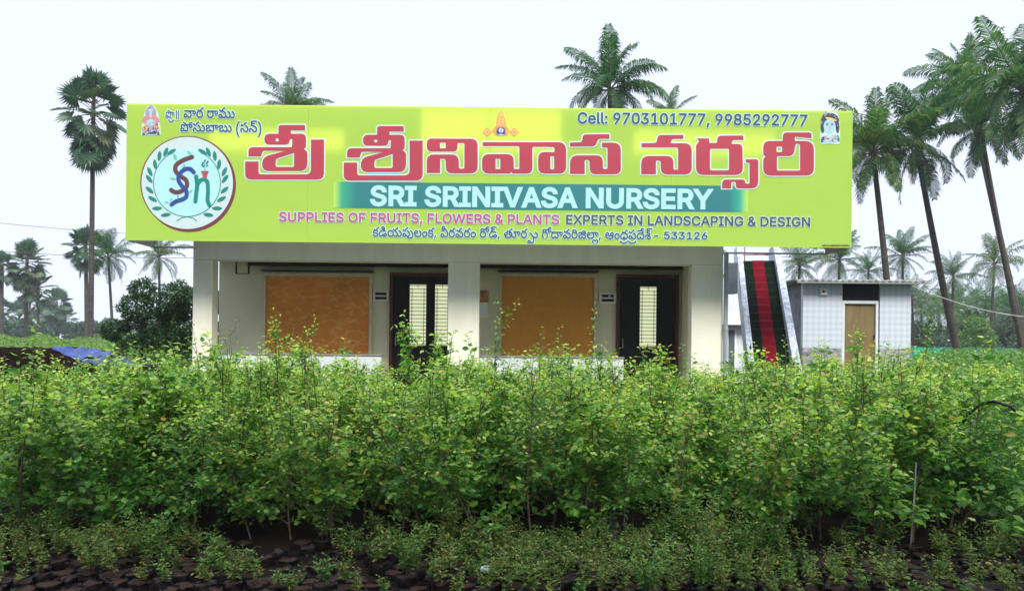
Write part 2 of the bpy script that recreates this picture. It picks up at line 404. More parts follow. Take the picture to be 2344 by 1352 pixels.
# outlines of the printed characters (flat polygons, two units per thousandth of an em)
GLYPHS = {
    383: (509, ((419,125,391,134,373,151,363,179,365,206,379,236,423,240,405,215,399,191,403,174,414,162,433,158,452,162,462,173,465,190,464,202,459,212,452,219,431,226,235,226,223,221,214,214,202,194,200,180,160,180,151,206,134,222,110,227,91,223,79,213,78,179,81,172,42,162,34,202,38,223,50,242,69,256,93,264,130,263,156,253,171,239,184,218,176,220,193,244,208,256,241,264,431,263,458,257,485,240,495,224,501,203,499,172,493,155,482,142,468,132,451,126),(227,-5,201,3,178,18,112,94,96,102,77,102,63,94,55,79,55,58,63,42,79,33,101,33,118,42,132,59,138,70,164,40,137,10,111,-3,88,-6,57,-1,35,13,22,33,15,57,16,83,24,107,40,125,61,137,85,141,107,138,135,123,205,46,227,35,245,34,260,35,273,41,283,50,291,62,295,79,296,100,295,125,289,149,280,173,254,217,237,237,232,248,164,298,122,318,140,356,190,331,240,296,285,252,291,236,316,195,332,149,338,99,333,59,327,42,318,28,307,16,294,6,279,0,262,-5),)),
    584: (0, ((-202,-179,-248,-169,-288,-150,-323,-123,-352,-88,-321,-60,-303,-85,-282,-105,-260,-120,-235,-132,-207,-139,-177,-141,-147,-139,-119,-132,-94,-121,-72,-106,-51,-85,-33,-60,-2,-88,-32,-124,-67,-152,-106,-170,-152,-179),)),
    668: (300, ((207,-70,207,326,248,326,248,-70),(97,-70,97,326,138,326,138,-70),)),
    169: (524, ((226,-5,200,3,178,18,112,94,96,102,77,102,63,94,55,79,55,58,63,42,79,33,101,33,118,42,132,59,138,70,164,40,137,10,111,-3,88,-6,57,-1,35,13,22,33,15,57,16,83,24,107,40,125,61,137,85,141,107,138,135,123,205,46,226,35,244,34,259,35,273,41,283,50,291,62,295,77,296,96,295,117,290,137,281,153,257,180,225,200,190,214,264,219,291,202,313,179,328,150,337,116,337,78,328,44,319,29,308,17,295,7,280,0,261,-5),(434,111,406,120,388,137,378,165,380,191,394,222,438,225,420,201,414,176,418,159,429,147,448,143,467,147,477,159,480,175,479,188,474,197,467,204,446,212,48,212,48,250,457,247,487,236,505,218,514,200,516,176,514,157,508,141,498,128,483,118,466,112),)),
    49: (296, ((18,118,19,143,25,166,34,187,46,205,62,221,80,233,100,243,123,248,148,250,173,248,196,243,217,234,235,221,250,206,262,188,272,167,277,144,279,118,277,95,272,73,263,53,251,36,236,21,218,10,197,1,174,-4,148,-6,123,-4,100,1,79,10,61,21,46,36,34,53,25,72,19,94),(59,124,62,99,69,77,82,58,99,45,121,36,148,34,183,38,198,45,220,64,233,90,238,121,233,153,220,180,198,200,184,207,167,211,129,211,112,207,98,200,76,180,63,154),(114,215,96,223,80,239,67,265,62,282,103,296,118,259,129,251,142,251,161,262,226,338,246,352,267,360,294,362,297,324,268,318,246,304,186,234,160,218),)),
    165: (468, ((21,118,23,143,28,165,38,185,50,202,65,216,83,228,104,236,127,241,152,242,176,241,199,236,220,228,238,217,254,203,266,186,275,166,281,144,282,118,281,95,275,73,266,53,254,36,239,21,221,10,200,1,177,-4,152,-6,126,-4,103,1,83,10,65,21,50,36,37,53,28,72,23,94),(62,124,65,99,72,77,85,58,102,45,125,36,152,34,187,38,213,53,231,76,240,105,240,137,231,167,214,191,202,200,187,207,171,211,132,211,116,207,101,200,79,180,67,154),(379,111,351,120,333,137,322,165,324,191,338,222,382,225,364,201,358,176,362,159,374,147,392,143,411,147,421,159,424,175,423,188,419,197,412,204,390,212,22,212,22,250,401,247,431,236,450,218,458,200,461,176,459,157,453,141,442,128,428,118,411,112),)),
    47: (529, ((101,215,83,223,68,239,54,265,48,282,90,296,104,259,116,251,129,251,148,262,213,338,233,352,254,360,281,362,284,324,255,318,233,304,172,234,147,218),(226,-5,200,3,178,18,112,94,96,102,77,102,63,94,55,79,55,58,63,42,79,33,101,33,118,42,132,59,138,70,164,40,137,10,111,-3,88,-6,57,-1,35,13,22,33,15,57,16,83,24,107,40,125,61,137,85,141,107,138,135,123,205,46,226,35,243,34,259,35,273,41,283,50,291,62,295,77,295,114,285,146,266,172,239,192,205,205,167,212,122,212,163,250,198,246,230,238,258,226,282,211,302,193,318,173,329,150,336,124,338,97,333,60,319,29,308,17,295,7,280,0,261,-5),(414,-6,393,-4,373,2,355,11,324,38,310,56,330,88,358,58,387,40,418,34,433,35,446,41,456,50,464,62,468,78,469,115,458,147,439,174,413,195,382,212,400,250,439,229,472,200,496,164,505,144,510,122,512,100,509,69,500,43,486,22,467,6,443,-3),)),
    63: (173, ((58,-6,37,-4,17,2,-1,11,-32,38,-46,56,-26,88,2,58,31,40,62,34,77,35,90,41,100,50,108,62,112,78,113,115,102,147,83,174,57,195,26,212,44,250,83,229,116,200,140,164,149,144,154,122,156,100,153,69,144,43,130,22,111,6,87,-3),)),
    419: (509, ((419,125,391,134,373,151,363,179,365,206,379,236,423,240,405,215,399,191,403,174,414,162,433,158,452,162,462,173,465,190,464,202,459,212,452,219,431,226,235,226,223,221,214,214,202,194,200,180,160,180,151,206,134,222,110,227,91,223,79,213,78,179,81,172,42,162,34,202,38,223,50,242,69,256,93,264,130,263,156,253,171,239,184,218,176,220,193,244,208,256,241,264,431,263,458,257,485,240,495,224,501,203,499,172,493,155,482,142,468,132,451,126),(463,338,479,334,492,327,511,306,518,292,480,282,466,301,445,306,429,303,416,294,412,274,421,257,436,244,399,230,380,256,374,283,378,305,390,321,408,333,431,339),(227,-5,201,3,178,18,112,94,96,102,77,102,63,94,55,79,55,58,63,42,79,33,101,33,118,42,132,59,138,70,164,40,137,10,111,-3,88,-6,57,-1,35,13,22,33,15,57,16,83,24,107,40,125,61,137,85,141,107,138,135,123,205,46,227,35,245,34,260,35,273,41,283,50,291,62,295,79,296,100,295,125,289,149,280,173,254,217,237,237,232,248,164,298,122,318,140,356,190,331,240,296,285,252,291,236,316,195,332,149,338,99,333,59,327,42,318,28,307,16,294,6,279,0,262,-5),)),
    57: (351, ((221,-5,195,2,173,16,97,101,82,104,68,100,59,89,56,72,62,38,80,7,39,-6,21,30,15,57,15,85,23,108,38,126,58,139,82,143,106,140,132,125,197,49,221,36,240,34,255,35,268,41,278,50,286,62,290,78,291,115,280,147,261,174,235,195,204,212,223,250,262,229,295,200,319,164,327,144,332,122,332,78,322,43,314,28,303,16,290,6,274,0,256,-5),(80,215,62,223,46,239,33,265,28,282,69,296,84,259,95,251,108,251,127,262,192,338,212,352,233,360,260,362,263,324,234,318,212,304,152,234,126,218),)),
    161: (536, ((243,-4,214,8,190,33,182,45,193,45,166,14,148,2,115,-6,85,-5,57,4,37,20,25,41,20,65,24,90,35,109,54,125,127,160,134,167,138,175,137,195,129,207,110,213,88,213,70,205,60,191,64,162,26,151,18,188,22,208,33,227,54,241,83,249,120,249,148,240,167,224,177,205,180,185,177,162,167,144,150,130,84,99,67,85,63,76,63,56,72,42,90,34,117,34,138,41,154,53,163,71,168,92,207,92,212,68,222,51,236,40,262,34,279,35,293,41,303,50,310,62,315,77,315,115,304,148,285,175,245,206,230,214,254,238,292,218,323,192,344,159,352,141,356,121,356,78,352,59,346,42,338,28,327,16,315,6,300,-1),(446,111,418,120,400,137,390,165,392,191,406,222,450,225,432,201,426,176,430,159,441,147,460,143,479,147,489,159,492,175,491,188,486,197,479,204,458,212,197,212,197,250,469,247,499,236,517,218,526,200,528,176,526,157,520,141,510,128,495,118,478,112),)),
    45: (375, ((243,-4,214,8,190,33,182,45,193,45,166,14,148,2,115,-6,85,-5,57,4,37,20,25,41,20,65,24,90,35,109,54,125,127,160,134,167,138,175,137,195,129,207,110,213,88,213,70,205,60,191,64,162,26,151,18,188,22,208,33,227,54,241,83,249,120,249,148,240,167,224,177,205,180,185,177,162,167,144,150,130,84,99,67,85,63,76,63,56,72,42,90,34,117,34,138,41,154,53,163,71,168,92,207,92,212,68,222,51,236,40,262,34,279,35,293,41,303,50,310,62,315,78,315,115,304,147,285,174,259,195,228,212,246,250,285,229,318,200,342,164,351,144,356,122,356,78,346,42,338,28,327,16,315,6,300,-1),)),
    620: (181, ((28,157,41,232,65,302,102,366,116,386,159,386,123,327,97,266,79,203,71,138,70,105,72,54,79,5,91,-42,108,-89,131,-135,160,-180,116,-180,80,-125,53,-64,35,2,26,70),)),
    122: (351, ((221,-5,195,2,173,16,97,101,82,104,68,100,59,89,56,72,62,38,80,7,39,-6,21,30,15,57,15,85,23,108,38,126,58,139,82,143,106,140,132,125,197,49,221,36,240,34,256,35,269,41,279,50,286,62,291,77,291,114,281,146,263,171,239,190,209,204,175,211,158,213,168,250,183,250,211,244,237,235,261,223,282,208,299,191,314,172,325,149,331,124,334,97,329,59,322,43,314,28,303,16,290,7,274,0,256,-5),(88,280,95,298,118,318,118,310,99,323,87,341,83,362,88,386,107,406,143,417,324,419,324,382,136,377,126,366,127,347,143,336,172,334,240,334,240,296,140,292,132,285,131,262,144,252,176,250,195,212,137,215,113,223,97,237,88,257),)),
    621: (181, ((153,49,140,-26,115,-96,79,-160,64,-180,22,-180,58,-120,85,-59,102,4,110,68,112,101,109,152,102,201,90,248,73,294,50,340,22,386,64,386,101,331,128,270,146,204,155,136),)),
    23: (261, ((111,-5,74,3,44,19,22,42,9,73,52,84,66,58,81,44,103,36,150,34,184,42,197,51,203,63,202,83,195,93,173,103,71,115,49,123,29,142,21,158,18,178,24,204,40,225,66,241,103,249,147,249,181,244,208,231,227,211,242,180,199,169,186,193,172,204,140,212,97,210,71,201,61,185,61,171,71,158,96,150,184,141,215,129,230,117,240,100,246,71,244,55,240,41,233,29,223,18,195,3,156,-5),(98,215,81,223,65,239,52,265,46,282,88,296,102,259,113,251,127,251,145,262,210,338,230,352,252,360,278,362,282,324,252,318,231,304,170,234,145,218),)),
    187: (370, ((240,-3,214,4,194,16,173,42,181,46,166,21,149,6,120,-4,99,-6,76,-3,57,6,40,22,28,42,20,67,18,97,20,128,27,155,39,180,55,200,75,218,99,232,127,242,158,248,209,249,255,242,309,219,321,212,296,179,252,202,203,212,163,211,139,207,118,199,101,189,86,176,74,160,66,142,61,122,59,98,60,77,64,61,71,48,80,40,92,35,105,34,120,35,132,41,142,50,149,62,157,92,196,92,201,68,212,49,221,42,266,32,288,32,306,40,314,55,314,74,306,87,292,93,274,93,259,87,254,81,250,62,254,40,266,23,234,18,217,51,214,70,217,88,223,103,234,116,248,125,265,131,298,132,322,124,340,110,352,90,356,68,353,44,345,26,324,7,295,-4),(160,218,119,229,132,261,172,251,208,254,221,262,230,276,234,300,232,314,227,327,219,338,208,347,196,352,173,353,158,348,151,338,152,320,178,309,203,313,221,326,236,345,254,323,232,296,204,281,168,278,139,287,124,300,116,318,117,345,123,359,133,371,146,380,163,385,182,386,215,381,241,366,258,342,267,313,268,298,266,271,258,250,245,235,227,224,207,218),)),
    48: (643, ((18,118,19,143,25,166,34,187,46,205,62,221,80,233,100,243,123,248,148,250,173,248,196,243,217,234,235,221,250,206,262,188,272,167,277,144,279,118,277,95,272,73,263,53,251,36,236,21,218,10,197,1,174,-4,148,-6,123,-4,100,1,79,10,61,21,46,36,34,53,25,72,19,94),(59,122,62,98,69,77,82,58,99,45,121,36,148,34,183,38,210,53,228,75,236,104,236,136,228,166,210,189,198,198,184,205,167,209,129,209,112,205,98,198,76,178,63,152),(354,-6,333,-4,314,2,296,11,265,38,251,56,271,88,299,58,327,40,358,34,374,35,387,41,397,50,404,62,409,78,409,115,399,148,379,174,353,196,321,213,340,246,378,225,412,196,437,161,445,142,450,121,452,100,449,69,441,43,427,22,408,6,384,-3),(528,-6,507,-4,487,2,469,11,438,38,424,56,444,88,472,58,501,40,532,34,547,35,560,41,570,50,578,62,582,78,583,115,572,147,553,174,527,195,496,212,514,250,553,229,586,200,610,164,619,144,624,122,626,100,623,69,614,43,600,22,581,6,557,-3),(299,215,281,223,266,239,252,265,246,282,288,296,302,259,314,251,327,251,346,262,411,338,431,352,452,360,479,362,482,324,453,318,431,304,370,234,345,218),)),
    248: (499, ((212,0,182,16,112,94,96,102,77,102,63,94,55,79,55,58,63,42,79,33,101,33,118,42,132,59,138,70,164,40,137,10,111,-3,88,-6,57,-1,35,13,22,33,15,57,16,83,24,107,40,125,61,137,85,141,107,138,135,123,205,46,227,35,245,34,260,35,273,41,283,50,291,62,295,78,295,115,285,147,266,173,240,195,208,212,228,250,266,229,299,200,323,164,331,144,336,122,338,99,335,68,327,43,313,22,294,8,270,-1),(326,-72,287,-63,250,-45,214,-17,176,22,229,21,262,-9,286,-23,313,-31,344,-34,378,-29,407,-14,419,-4,428,10,435,25,439,43,439,86,428,126,408,161,378,190,341,212,360,250,384,238,405,223,425,206,442,186,456,165,467,142,475,118,480,92,482,66,480,38,474,13,465,-10,453,-29,437,-44,419,-57,398,-66,374,-71),(80,215,62,223,46,239,33,265,28,282,69,296,84,259,95,251,108,251,127,262,192,338,212,352,233,360,260,362,263,324,234,318,212,304,152,234,126,218),)),
    51: (354, ((178,-6,145,-4,115,2,90,12,68,26,50,42,36,62,26,84,20,108,18,134,19,158,23,179,30,197,40,213,51,226,64,236,79,244,95,248,125,249,147,242,164,229,175,210,178,186,175,162,163,141,144,126,117,118,80,120,46,136,29,152,40,183,63,161,88,153,111,153,129,161,138,175,138,193,131,207,118,214,95,212,82,206,72,195,63,180,59,163,58,120,64,95,77,73,97,55,123,42,157,34,211,36,240,44,264,56,281,74,292,96,296,122,294,141,288,158,279,174,266,189,249,201,228,212,248,250,274,236,296,220,314,200,327,177,334,152,337,125,335,101,330,79,320,58,307,40,290,24,269,11,243,2,213,-4),)),
    6: (254, ((16,104,18,124,23,143,30,160,41,176,54,189,69,200,87,208,106,212,126,214,148,212,167,208,184,200,200,189,213,176,223,160,231,143,235,124,237,104,236,84,231,65,224,48,213,32,200,19,185,8,168,0,148,-4,126,-6,105,-4,86,0,68,8,53,19,40,32,30,48,23,65,18,84),(59,86,65,69,75,54,89,42,106,35,126,33,154,37,174,50,188,68,195,92,194,123,188,140,178,154,164,166,147,173,126,175,100,171,80,158,66,140,58,117),)),
    624: (134, ((92,58,96,52,53,-64,20,-64,46,58),)),
    241: (356, ((226,-5,200,3,178,18,112,94,96,102,77,102,63,94,55,79,55,58,63,42,79,33,101,33,118,42,132,59,138,70,164,40,137,10,111,-3,88,-6,57,-1,35,13,22,33,15,57,16,83,24,107,40,125,61,137,85,141,107,138,135,123,205,46,226,35,255,34,273,41,286,56,294,79,296,112,292,156,277,200,255,239,226,273,192,298,173,307,128,316,107,312,94,302,90,288,93,274,102,264,118,260,134,264,145,273,149,292,144,314,132,331,168,336,182,305,184,288,183,270,177,255,167,243,154,233,137,228,103,227,80,236,64,250,53,277,54,299,63,321,80,337,105,347,134,350,161,348,186,342,210,332,234,319,256,302,276,282,294,259,309,233,321,206,331,176,336,144,338,112,333,64,326,45,318,29,307,16,293,6,278,0,260,-5),(162,425,178,421,191,414,210,392,216,378,178,368,164,388,144,394,127,390,114,381,111,361,119,344,134,332,98,318,78,342,72,370,77,392,89,408,107,420,130,426),)),
    54: (356, ((226,-5,200,3,178,18,112,94,96,102,77,102,63,94,55,79,55,58,63,42,79,33,101,33,118,42,132,59,138,70,164,40,137,10,111,-3,88,-6,57,-1,35,13,22,33,15,57,16,83,24,107,40,125,61,137,85,141,107,138,135,123,205,46,226,35,243,34,259,35,273,41,283,50,291,62,295,77,295,114,285,146,266,172,239,192,205,205,167,212,122,212,163,250,198,246,230,238,258,226,282,211,302,193,318,173,329,150,336,124,338,97,333,60,319,29,308,17,295,7,280,0,261,-5),(101,215,83,223,68,239,54,265,48,282,90,296,104,259,116,251,129,251,148,262,213,338,233,352,254,360,281,362,284,324,255,318,233,304,172,234,147,218),)),
    425: (402, ((18,118,19,143,25,166,34,187,46,205,62,221,80,233,100,243,123,248,148,250,173,248,196,243,217,234,235,221,250,206,262,188,272,167,277,144,279,118,277,95,272,73,263,53,251,36,236,21,218,10,197,1,174,-4,148,-6,123,-4,100,1,79,10,61,21,46,36,34,53,25,72,19,94),(59,124,62,99,69,77,82,58,99,45,121,36,148,34,183,38,198,45,220,64,233,90,238,121,233,153,220,180,198,200,184,207,167,211,129,211,112,207,98,200,76,180,63,154),(329,211,301,220,283,236,273,265,275,291,289,322,333,325,315,301,309,276,313,259,324,247,343,243,362,247,372,259,375,275,374,288,369,297,362,304,341,312,249,311,237,307,228,300,216,279,214,266,174,266,165,292,148,307,120,312,99,309,86,297,82,276,89,261,105,252,138,250,138,212,107,213,80,221,59,235,46,256,41,284,43,302,50,318,62,332,78,342,97,348,144,348,170,338,185,324,198,303,190,306,207,330,222,341,255,349,341,348,368,343,395,325,405,309,411,289,409,257,403,241,392,228,378,218,361,212),(373,424,389,419,402,412,421,391,428,377,390,367,376,387,355,392,339,389,326,380,322,360,331,343,346,330,309,316,290,341,284,368,288,390,300,407,318,418,342,424),)),
    115: (370, ((240,-3,214,4,194,16,173,42,181,46,166,21,149,6,120,-4,99,-6,76,-3,57,6,40,22,28,42,20,67,18,97,20,128,27,155,39,180,55,200,75,218,99,232,127,242,158,248,209,249,255,242,309,219,321,212,296,179,252,202,203,212,163,211,139,207,118,199,101,189,86,176,74,160,66,142,61,122,59,98,60,77,64,61,71,48,80,40,92,35,105,34,120,35,132,41,142,50,149,62,157,92,196,92,201,68,212,49,221,42,266,32,288,32,306,40,314,55,314,74,306,87,292,93,274,93,259,87,254,81,250,62,254,40,266,23,234,18,217,51,214,70,217,88,223,103,234,116,248,125,265,131,298,132,322,124,340,110,352,90,356,68,353,44,345,26,324,7,295,-4),(98,280,106,298,129,318,128,310,109,323,98,341,94,362,98,386,117,406,153,417,334,419,334,382,146,377,136,366,138,347,154,336,182,334,251,334,251,296,150,292,143,285,141,262,154,252,195,250,195,212,147,215,124,223,107,237,99,257),)),
    38: (389, ((159,-4,126,1,97,10,73,22,53,37,38,55,27,74,20,96,18,118,23,153,39,181,62,201,92,211,122,212,145,205,162,192,172,173,176,150,174,132,167,115,155,102,140,92,120,86,70,87,42,100,45,135,74,121,106,120,117,122,131,134,136,150,133,165,122,174,106,177,88,174,72,165,61,151,55,133,55,107,64,83,82,63,106,49,137,39,194,34,244,37,280,48,306,64,323,83,333,113,334,145,325,161,309,173,288,177,272,174,260,164,255,146,259,133,269,122,288,118,310,123,326,137,334,157,342,112,313,89,282,84,258,87,238,97,224,112,216,133,217,162,223,177,233,189,246,198,262,203,298,200,214,214,224,248,271,240,309,226,337,206,356,182,368,154,372,122,367,88,353,57,330,31,296,11,252,-2),(186,215,168,223,152,239,139,265,134,282,175,296,190,259,201,251,214,251,233,262,298,338,318,352,339,360,366,362,369,324,340,318,318,304,258,234,232,218),)),
    64: (334, ((58,-6,37,-4,17,2,-1,11,-32,38,-46,56,-26,88,11,50,40,36,60,34,77,35,90,41,100,50,108,62,112,77,113,112,102,144,83,171,57,194,26,212,44,250,69,236,79,223,106,203,128,178,145,149,154,115,156,97,153,68,144,42,130,22,111,6,87,-3),(244,111,216,120,198,137,188,165,190,191,204,222,248,225,230,201,224,176,228,159,239,147,258,143,277,147,287,159,290,175,289,188,284,197,277,204,256,212,40,212,44,250,267,247,297,236,315,218,324,200,326,176,324,157,318,141,308,128,293,118,276,112),)),
    533: (300, ((193,-200,164,-192,128,-159,93,-120,79,-114,64,-114,53,-120,46,-132,46,-147,52,-160,64,-167,82,-166,98,-158,116,-132,138,-162,115,-188,92,-199,58,-200,36,-192,20,-178,11,-160,8,-138,9,-122,15,-108,25,-96,38,-87,53,-81,79,-80,105,-88,179,-158,198,-165,216,-164,234,-156,248,-140,257,-114,260,-80,258,-53,253,-26,235,26,208,73,173,116,133,153,88,182,108,218,153,188,197,148,237,101,269,46,282,16,291,-15,297,-48,298,-106,288,-145,280,-162,270,-175,257,-186,242,-195,225,-199),)),
    401: (398, ((147,250,172,248,194,243,214,235,231,224,245,210,257,193,265,174,270,152,271,107,261,57,232,-4,191,14,220,65,229,106,229,138,222,168,215,180,195,200,181,207,164,211,128,211,100,202,80,184,66,157,62,123,66,81,81,46,100,14,59,-4,39,33,25,76,20,122,22,145,26,166,34,186,45,204,59,220,77,232,97,242,121,248),(326,211,298,220,280,236,269,265,271,291,286,322,330,325,311,301,306,276,309,259,321,247,340,243,358,247,368,259,372,275,370,288,366,297,359,304,337,312,246,311,234,307,224,300,213,279,210,266,171,266,162,292,145,307,116,312,95,309,83,297,79,276,85,261,102,252,134,250,134,212,103,213,76,221,55,235,42,256,38,284,40,302,47,318,59,332,74,342,93,348,140,348,167,338,182,324,194,303,187,306,204,330,219,341,251,349,338,348,364,343,391,325,402,309,407,289,406,257,400,241,389,228,375,218,358,212),(370,424,386,419,399,412,418,391,424,377,386,367,372,387,352,392,335,389,322,380,319,360,327,343,342,330,306,316,286,341,280,368,285,390,297,407,315,418,338,424),)),
    156: (520, ((232,-4,212,3,188,24,174,45,184,46,168,22,151,7,123,-4,102,-6,79,-3,59,6,42,22,30,43,22,69,20,100,22,130,29,156,40,179,56,198,74,214,97,227,123,236,151,241,181,243,211,241,239,236,264,227,286,214,304,198,318,179,329,156,336,130,338,100,333,59,320,28,310,16,299,6,286,-1),(250,34,264,35,275,40,284,49,291,62,295,79,295,122,291,141,284,158,275,174,262,187,247,198,229,206,208,211,177,212,153,211,132,206,114,199,98,188,85,176,75,160,67,143,63,124,63,80,67,62,74,49,83,41,94,35,108,34,122,35,134,41,144,50,152,62,157,76,160,92,198,92,201,74,207,59,216,48,227,40,238,35),(430,111,402,120,384,137,374,165,376,191,390,222,434,225,416,201,410,176,414,159,425,147,444,143,463,147,473,159,476,175,475,188,470,197,463,204,442,212,21,212,21,250,453,247,483,236,501,218,510,200,512,176,510,157,504,141,494,128,479,118,462,112),)),
    201: (296, ((162,340,181,335,198,327,213,316,225,303,235,288,246,253,243,202,208,219,206,250,198,272,182,291,170,298,156,302,125,302,113,299,99,286,95,270,98,255,112,239,118,234,75,224,60,246,56,271,60,295,72,316,92,332,121,340),(18,118,19,143,25,166,34,187,46,205,62,221,80,233,100,243,123,248,148,250,173,248,196,243,217,234,235,221,250,206,262,188,272,167,277,144,279,118,277,95,272,73,263,53,251,36,236,21,218,10,197,1,174,-4,148,-6,123,-4,100,1,79,10,61,21,46,36,34,53,25,72,19,94),(59,124,62,99,69,77,82,58,99,45,121,36,148,34,183,38,198,45,220,64,233,90,238,121,233,153,220,180,198,200,184,207,167,211,129,211,112,207,98,200,76,180,63,154),)),
    182: (366, ((242,-4,213,9,190,33,183,44,193,45,166,14,148,2,115,-6,85,-5,57,4,37,20,25,41,20,65,24,90,35,109,54,125,127,160,134,167,138,175,137,195,129,207,110,213,88,213,70,205,60,191,64,162,26,151,18,188,22,208,33,227,54,241,83,249,120,249,148,240,167,224,177,205,180,185,177,162,167,144,150,130,84,99,67,85,63,76,63,56,72,42,90,34,117,34,138,41,154,53,163,71,168,92,207,92,210,74,216,59,225,48,236,40,249,35,278,35,289,38,298,44,308,60,306,92,296,110,334,126,348,89,350,68,346,40,333,18,312,3,282,-5),(239,127,208,134,183,146,156,170,150,178,168,207,178,194,192,183,224,168,257,164,272,165,285,169,294,176,302,185,306,197,307,223,298,249,285,264,266,272,244,272,230,267,222,257,224,239,250,228,274,233,300,254,307,264,325,240,303,213,275,199,250,196,219,201,205,208,195,218,188,232,186,248,188,264,194,278,204,290,218,299,234,304,254,306,273,304,289,300,304,292,326,271,340,243,344,212,340,181,327,155,305,137,275,127),)),
    167: (524, ((178,-6,145,-4,115,2,90,12,68,26,50,42,36,62,26,84,20,108,18,134,19,158,23,179,30,197,40,213,51,226,64,236,79,244,95,248,125,249,147,242,164,229,175,210,178,186,175,162,163,141,144,126,117,118,80,120,46,136,29,152,40,183,63,161,88,153,111,153,129,161,138,175,138,193,131,207,118,214,95,212,82,206,72,195,63,180,59,163,58,120,64,95,77,73,97,55,123,42,157,34,199,35,238,43,255,51,269,61,280,73,289,88,294,105,296,124,293,146,287,164,276,182,263,196,247,208,229,216,277,230,295,218,310,203,322,186,330,167,335,146,337,125,335,101,330,79,321,59,308,40,291,25,270,12,244,2,214,-4),(434,111,406,120,388,137,377,165,379,191,394,222,438,225,419,201,414,176,417,159,429,147,448,143,466,147,476,159,480,175,478,188,474,197,467,204,445,212,198,212,198,250,456,247,486,236,505,218,513,200,516,176,514,157,508,141,497,128,483,118,466,112),)),
    499: (0, ((-190,-32,-177,-36,-158,-51,-142,-74,-150,-74,-133,-50,-113,-36,-86,-30,-60,-35,-40,-47,-26,-64,-19,-86,-19,-111,-26,-135,-52,-172,-68,-186,-94,-161,-65,-133,-55,-111,-55,-91,-62,-76,-77,-67,-99,-67,-108,-71,-121,-86,-128,-108,-162,-108,-169,-86,-183,-71,-205,-66,-222,-70,-233,-83,-237,-100,-232,-123,-208,-151,-198,-160,-224,-186,-254,-154,-269,-123,-272,-98,-269,-75,-258,-55,-242,-40,-219,-32),)),
    10: (399, ((179,-5,123,5,100,13,80,23,63,35,38,64,23,98,18,136,19,159,24,180,30,198,40,214,51,227,64,237,79,244,95,249,125,249,147,242,164,229,175,210,178,186,175,162,163,141,144,126,118,118,85,119,58,129,29,152,41,183,64,161,88,153,111,153,129,161,138,175,138,193,131,207,118,214,95,212,83,206,72,195,64,180,59,162,58,123,65,98,79,75,103,56,137,42,183,34,236,34,278,40,309,51,327,66,332,75,333,92,323,108,293,124,261,137,248,146,238,159,232,173,231,201,240,222,256,237,278,247,304,250,336,246,360,233,375,214,382,192,382,166,373,141,356,121,315,97,275,92,152,92,152,129,306,129,333,151,341,171,341,188,333,204,326,209,305,214,286,211,274,201,270,186,273,173,289,157,348,131,367,112,374,95,372,64,363,43,345,24,315,8,272,-2),)),
    41: (353, ((229,-4,210,3,186,24,172,45,181,46,166,22,149,7,120,-4,99,-6,76,-3,57,6,40,22,28,43,20,69,18,100,20,128,26,155,37,178,52,199,70,217,92,231,118,242,147,248,178,250,210,248,238,241,264,231,285,216,303,199,317,178,327,154,333,128,336,100,331,59,317,28,308,16,296,6,283,-1),(248,34,261,35,272,40,282,49,288,62,293,79,293,122,289,141,282,158,272,174,260,187,245,198,227,206,206,211,174,212,151,211,130,206,111,199,95,188,82,176,72,160,65,143,60,124,60,80,64,62,71,49,80,41,92,35,105,34,119,35,131,41,141,50,149,62,154,76,157,92,196,92,199,74,205,59,214,48,225,40,236,35),(154,-62,158,8,195,8,199,-62),(143,215,125,223,110,239,96,265,90,282,132,296,146,259,158,251,171,251,190,262,255,338,275,352,296,360,323,362,326,324,297,318,275,304,214,234,189,218),)),
    43: (356, ((227,-5,201,3,178,18,112,94,96,102,77,102,63,94,55,79,55,58,63,42,79,33,101,33,118,42,132,59,138,70,164,40,137,10,111,-3,88,-6,57,-1,35,13,22,33,15,57,16,83,24,107,40,125,61,137,85,141,107,138,135,123,205,46,227,35,245,34,260,35,273,41,283,50,291,62,295,78,295,115,285,147,266,174,240,195,208,212,228,250,266,229,299,200,323,164,331,144,336,122,337,78,327,42,318,28,307,16,294,6,279,0,262,-5),(80,215,62,223,46,239,33,265,28,282,69,296,84,259,95,251,108,251,127,262,192,338,212,352,233,360,260,362,263,324,234,318,212,304,152,234,126,218),)),
    308: (353, ((229,-4,210,3,186,24,172,45,181,46,166,22,149,7,120,-4,99,-6,76,-3,57,6,40,22,28,43,20,69,18,100,20,128,26,155,37,178,52,199,70,217,92,231,118,242,147,248,178,250,210,248,238,241,264,231,285,216,303,199,317,178,327,154,333,128,336,100,331,59,317,28,308,16,296,6,283,-1),(248,34,261,35,272,40,282,49,288,62,293,79,293,122,289,141,282,158,272,174,260,187,245,198,227,206,206,211,174,212,151,211,130,206,111,199,95,188,82,176,72,160,65,143,60,124,60,80,64,62,71,49,80,41,92,35,105,34,119,35,131,41,141,50,149,62,154,76,157,92,196,92,199,74,205,59,214,48,225,40,236,35),(303,257,292,235,269,220,232,213,186,212,186,250,249,253,264,269,259,294,244,302,220,304,48,304,48,342,248,340,270,334,292,318,304,297),(272,415,288,410,301,403,320,382,326,368,288,358,274,378,254,383,237,380,224,371,221,351,229,334,244,321,208,307,188,332,182,360,187,381,199,398,217,409,240,415),)),
